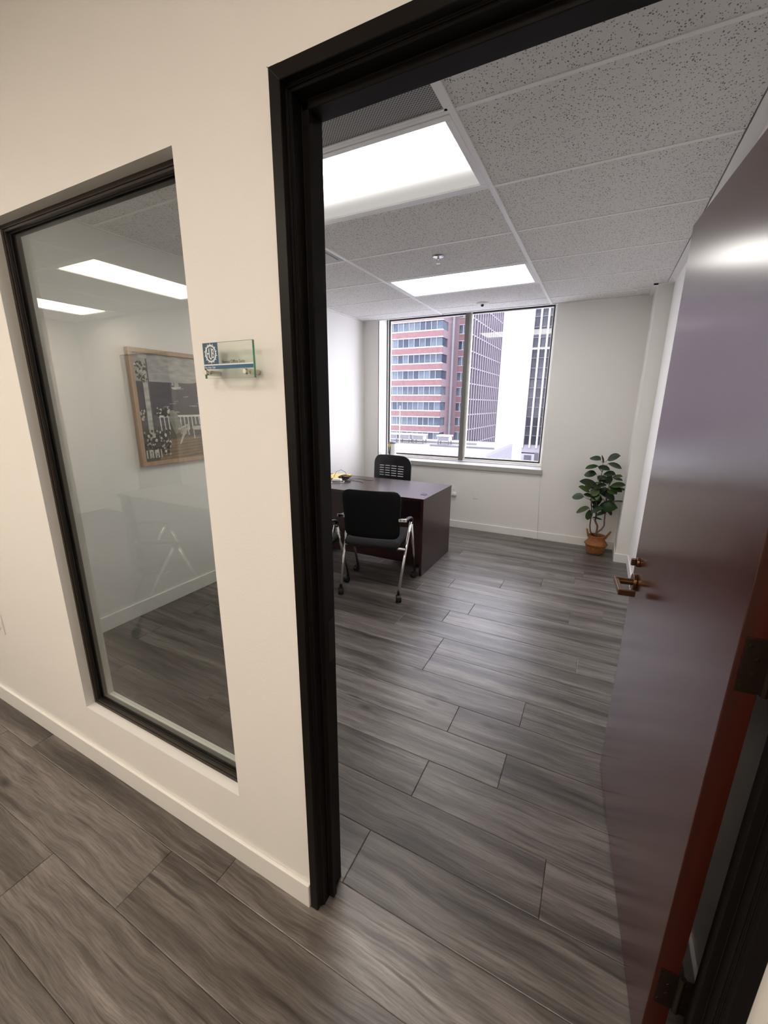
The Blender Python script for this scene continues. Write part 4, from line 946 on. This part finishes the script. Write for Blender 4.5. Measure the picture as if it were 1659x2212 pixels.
# --- dark curtain wall block receding behind
CX, CY0, CY1 = -33.0, 111.0, 150.0
b2 = thing('curtain_wall_block', 'long violet-grey curtain wall block receding to the right of the mullion', 'building', (CX, CY0, GZ))
def L3(x0, x1, y0, y1, z0, z1): return (x0-CX, x1-CX, y0-CY0, y1-CY0, z0-GZ, z1-GZ)
boxo('glass_wall', L3(CX-20, CX-0.5, CY0, CY1, GZ, 48), M_pane2, b2)
for i in range(16):
    y = CY0+(CY1-CY0)*i/15; boxo('facade_fin', L3(CX-0.5, CX, y-0.42, y+0.42, GZ, 48), M_fin2, b2)
for k in range(17):
    z = -13.6+4.15*(k-3); boxo('floor_band', L3(CX-0.5, CX-0.12, CY0, CY1, z-0.16, z+0.16), M_band2, b2)
    if k < 16:
        boxo('transom', L3(CX-0.5, CX-0.40, CY0, CY1, z+1.9, z+2.05), M_fin2, b2)

# --- white blank tower in full glare
tag(boxo('white_tower', (-44.0, -10.0, 156, 170, GZ, 75), pm('glaring_white_render', (0.88, 0.88, 0.89), 0.8)), 'blank white tower slab glaring between the dark facades', 'building')

# --- tower with white vertical fins
TX0, TX1, TY = -11.75, 3.0, 75.0
b3 = thing('finned_tower', 'dark glass tower with white vertical fins at the right window edge', 'building', (TX0, TY, GZ))
def L4(x0, x1, y0, y1, z0, z1): return (x0-TX0, x1-TX0, y0-TY, y1-TY, z0-GZ, z1-GZ)
boxo('core', L4(TX0, TX1, TY+0.5, TY+14, GZ, 36), pm('dark_building_core', (0.06, 0.06, 0.07), 0.8), b3)
fx = [-11.60+1.145*i for i in range(13)]
for x in fx: boxo('facade_fin', L4(x-0.12, x+0.12, TY-0.45, TY+0.5, -5.6, 36), M_finw, b3)
tz = [-5.15+1.585*k for k in range(26)]
tp = MB().box(-0.365, 0.365, -0.03, 0.03, -0.70, 0.70).mesh('window_pane', M_pane3)
for k, z in enumerate(tz):
    boxo('floor_band', L4(TX0, TX1, TY+0.1, TY+0.5, z-0.06, z+0.06), M_fin2, b3)
    if z < 20:
        for i in range(5): link('window_pane', tp, b3, (fx[i]+0.5725-TX0, 0.35, z+0.79-GZ))
boxo('base_band', L4(TX0, TX1, TY-0.1, TY+0.5, -6.45, -5.2), pm('grey_stone_base', (0.209, 0.198, 0.226), 0.7), b3)
boxo('base_groove', L4(TX0, TX1, TY+0.1, TY+0.5, -6.65, -6.45), M_black, b3)
boxo('podium_wall', L4(TX0, TX1, TY-0.1, TY+0.5, GZ, -6.65), pm('violet_stone', (0.248, 0.237, 0.275), 0.7), b3)
for i in range(5): boxo('podium_panel', L4(-11.2+2.5*i, -10.0+2.5*i, TY-0.18, TY-0.1, -9.5, -6.9), M_panelg, b3)

# --- low roofs in front
RX0, RX1, RY0, RY1, RZ = -34.0, -7.2, 30.0, 40.5, -1.98
rf = thing('low_roof_building', 'low pale roofed block with a panelled parapet just below the window', 'building', (RX1, RY0, GZ))
def L5(x0, x1, y0, y1, z0, z1): return (x0-RX1, x1-RX1, y0-RY0, y1-RY0, z0-GZ, z1-GZ)
boxo('wall', L5(RX0, RX1, RY0+0.1, RY1, GZ, RZ-0.25), pm('lilac_render', (0.125, 0.123, 0.145), 0.8), rf)
boxo('roof_deck', L5(RX0, RX1, RY0, RY1, RZ-0.25, RZ), M_roofw, rf)
for x in (-13.7, -12.0, -10.4, -16.2, -18.4, -21): boxo('parapet_panel', L5(x, x+0.75+0.5*(x == -12.0), RY0+0.04, RY0+0.1, RZ-1.3, RZ-0.5), M_panelg, rf)
boxo('roof_kerb', L5(-20, -9.7, RY0+6.5, RY0+6.7, RZ, RZ+0.16), M_roofw, rf)
boxo('roof_kerb', L5(-13, -7.4, RY0+3.5, RY0+3.62, RZ, RZ+0.14), M_conc, rf)
def ac_unit(label, x, y):
    t = thing('rooftop_air_unit', label, 'air conditioner', (x, y, RZ), group='air units on the low roof')
    for sx in (-0.5, 0.5):
        for sy in (-0.35, 0.35): boxo('leg', (sx-0.03, sx+0.03, sy-0.03, sy+0.03, 0, 0.35), M_panelg, t)
    boxo('cabinet', (-0.55, 0.55, -0.42, 0.42, 0.35, 0.72), M_trimw, t, 0.02)
    boxo('top_cover', (-0.64, 0.64, -0.5, 0.5, 0.73, 0.86), M_finw, t, 0.03)
    for k in range(5): boxo('louvre', (-0.5, 0.5, -0.445, -0.421, 0.40+0.065*k, 0.43+0.065*k), M_panelg, t)
for lab, u in (('white rooftop air unit, leftmost at the window frame', 850), ('white rooftop air unit, second from the window frame', 876), ('white rooftop air unit, third from the window frame', 906), ('white rooftop air unit nearest the window mullion', 960)):
    q = ray_at(u, 962, 35.5); ac_unit(lab, q.x, 35.5)
pole = MB().cyl((0, 0, 0), (0, 0, 3.4), 0.05, 0.035, 10)
q = ray_at(863, 950, 34); po = pole.build('roof_pole', M_trimw); po.location = (q.x, 34, RZ); tag(po, 'thin white pole standing on the low roof near the window frame', 'pole')
rf2 = thing('far_low_roof', 'cluttered pale low roof below the gap between the towers', 'building', (0, 42, GZ))
RB = 20.6
boxo('wall', (-19, 14, 0, 24, 0, RB-0.2), M_conc, rf2); boxo('roof_deck', (-19.2, 14.2, -0.2, 24.2, RB-0.2, RB), M_roofw, rf2)
for (x, y, w, d, h) in ((-11.0, 13, 1.8, 1.2, 0.9), (-9.6, 16, 1.3, 1.0, 1.6), (-8.6, 13.5, 2.2, 0.6, 0.7), (-6.8, 18, 1.4, 1.2, 1.5), (-12.8, 20, 2.4, 1.0, 1.1), (-8.0, 21, 1.0, 1.0, 2.2)):
    boxo('roof_box', (x, x+w, y, y+d, RB, RB+h), M_panelg if w < 1.5 else M_roofw, rf2)
for k in range(3): boxo('roof_pipe', (-13+0.4*k, -4.0, 1.2+0.9*k, 1.3+0.9*k, RB+0.15, RB+0.25), M_trimw, rf2)
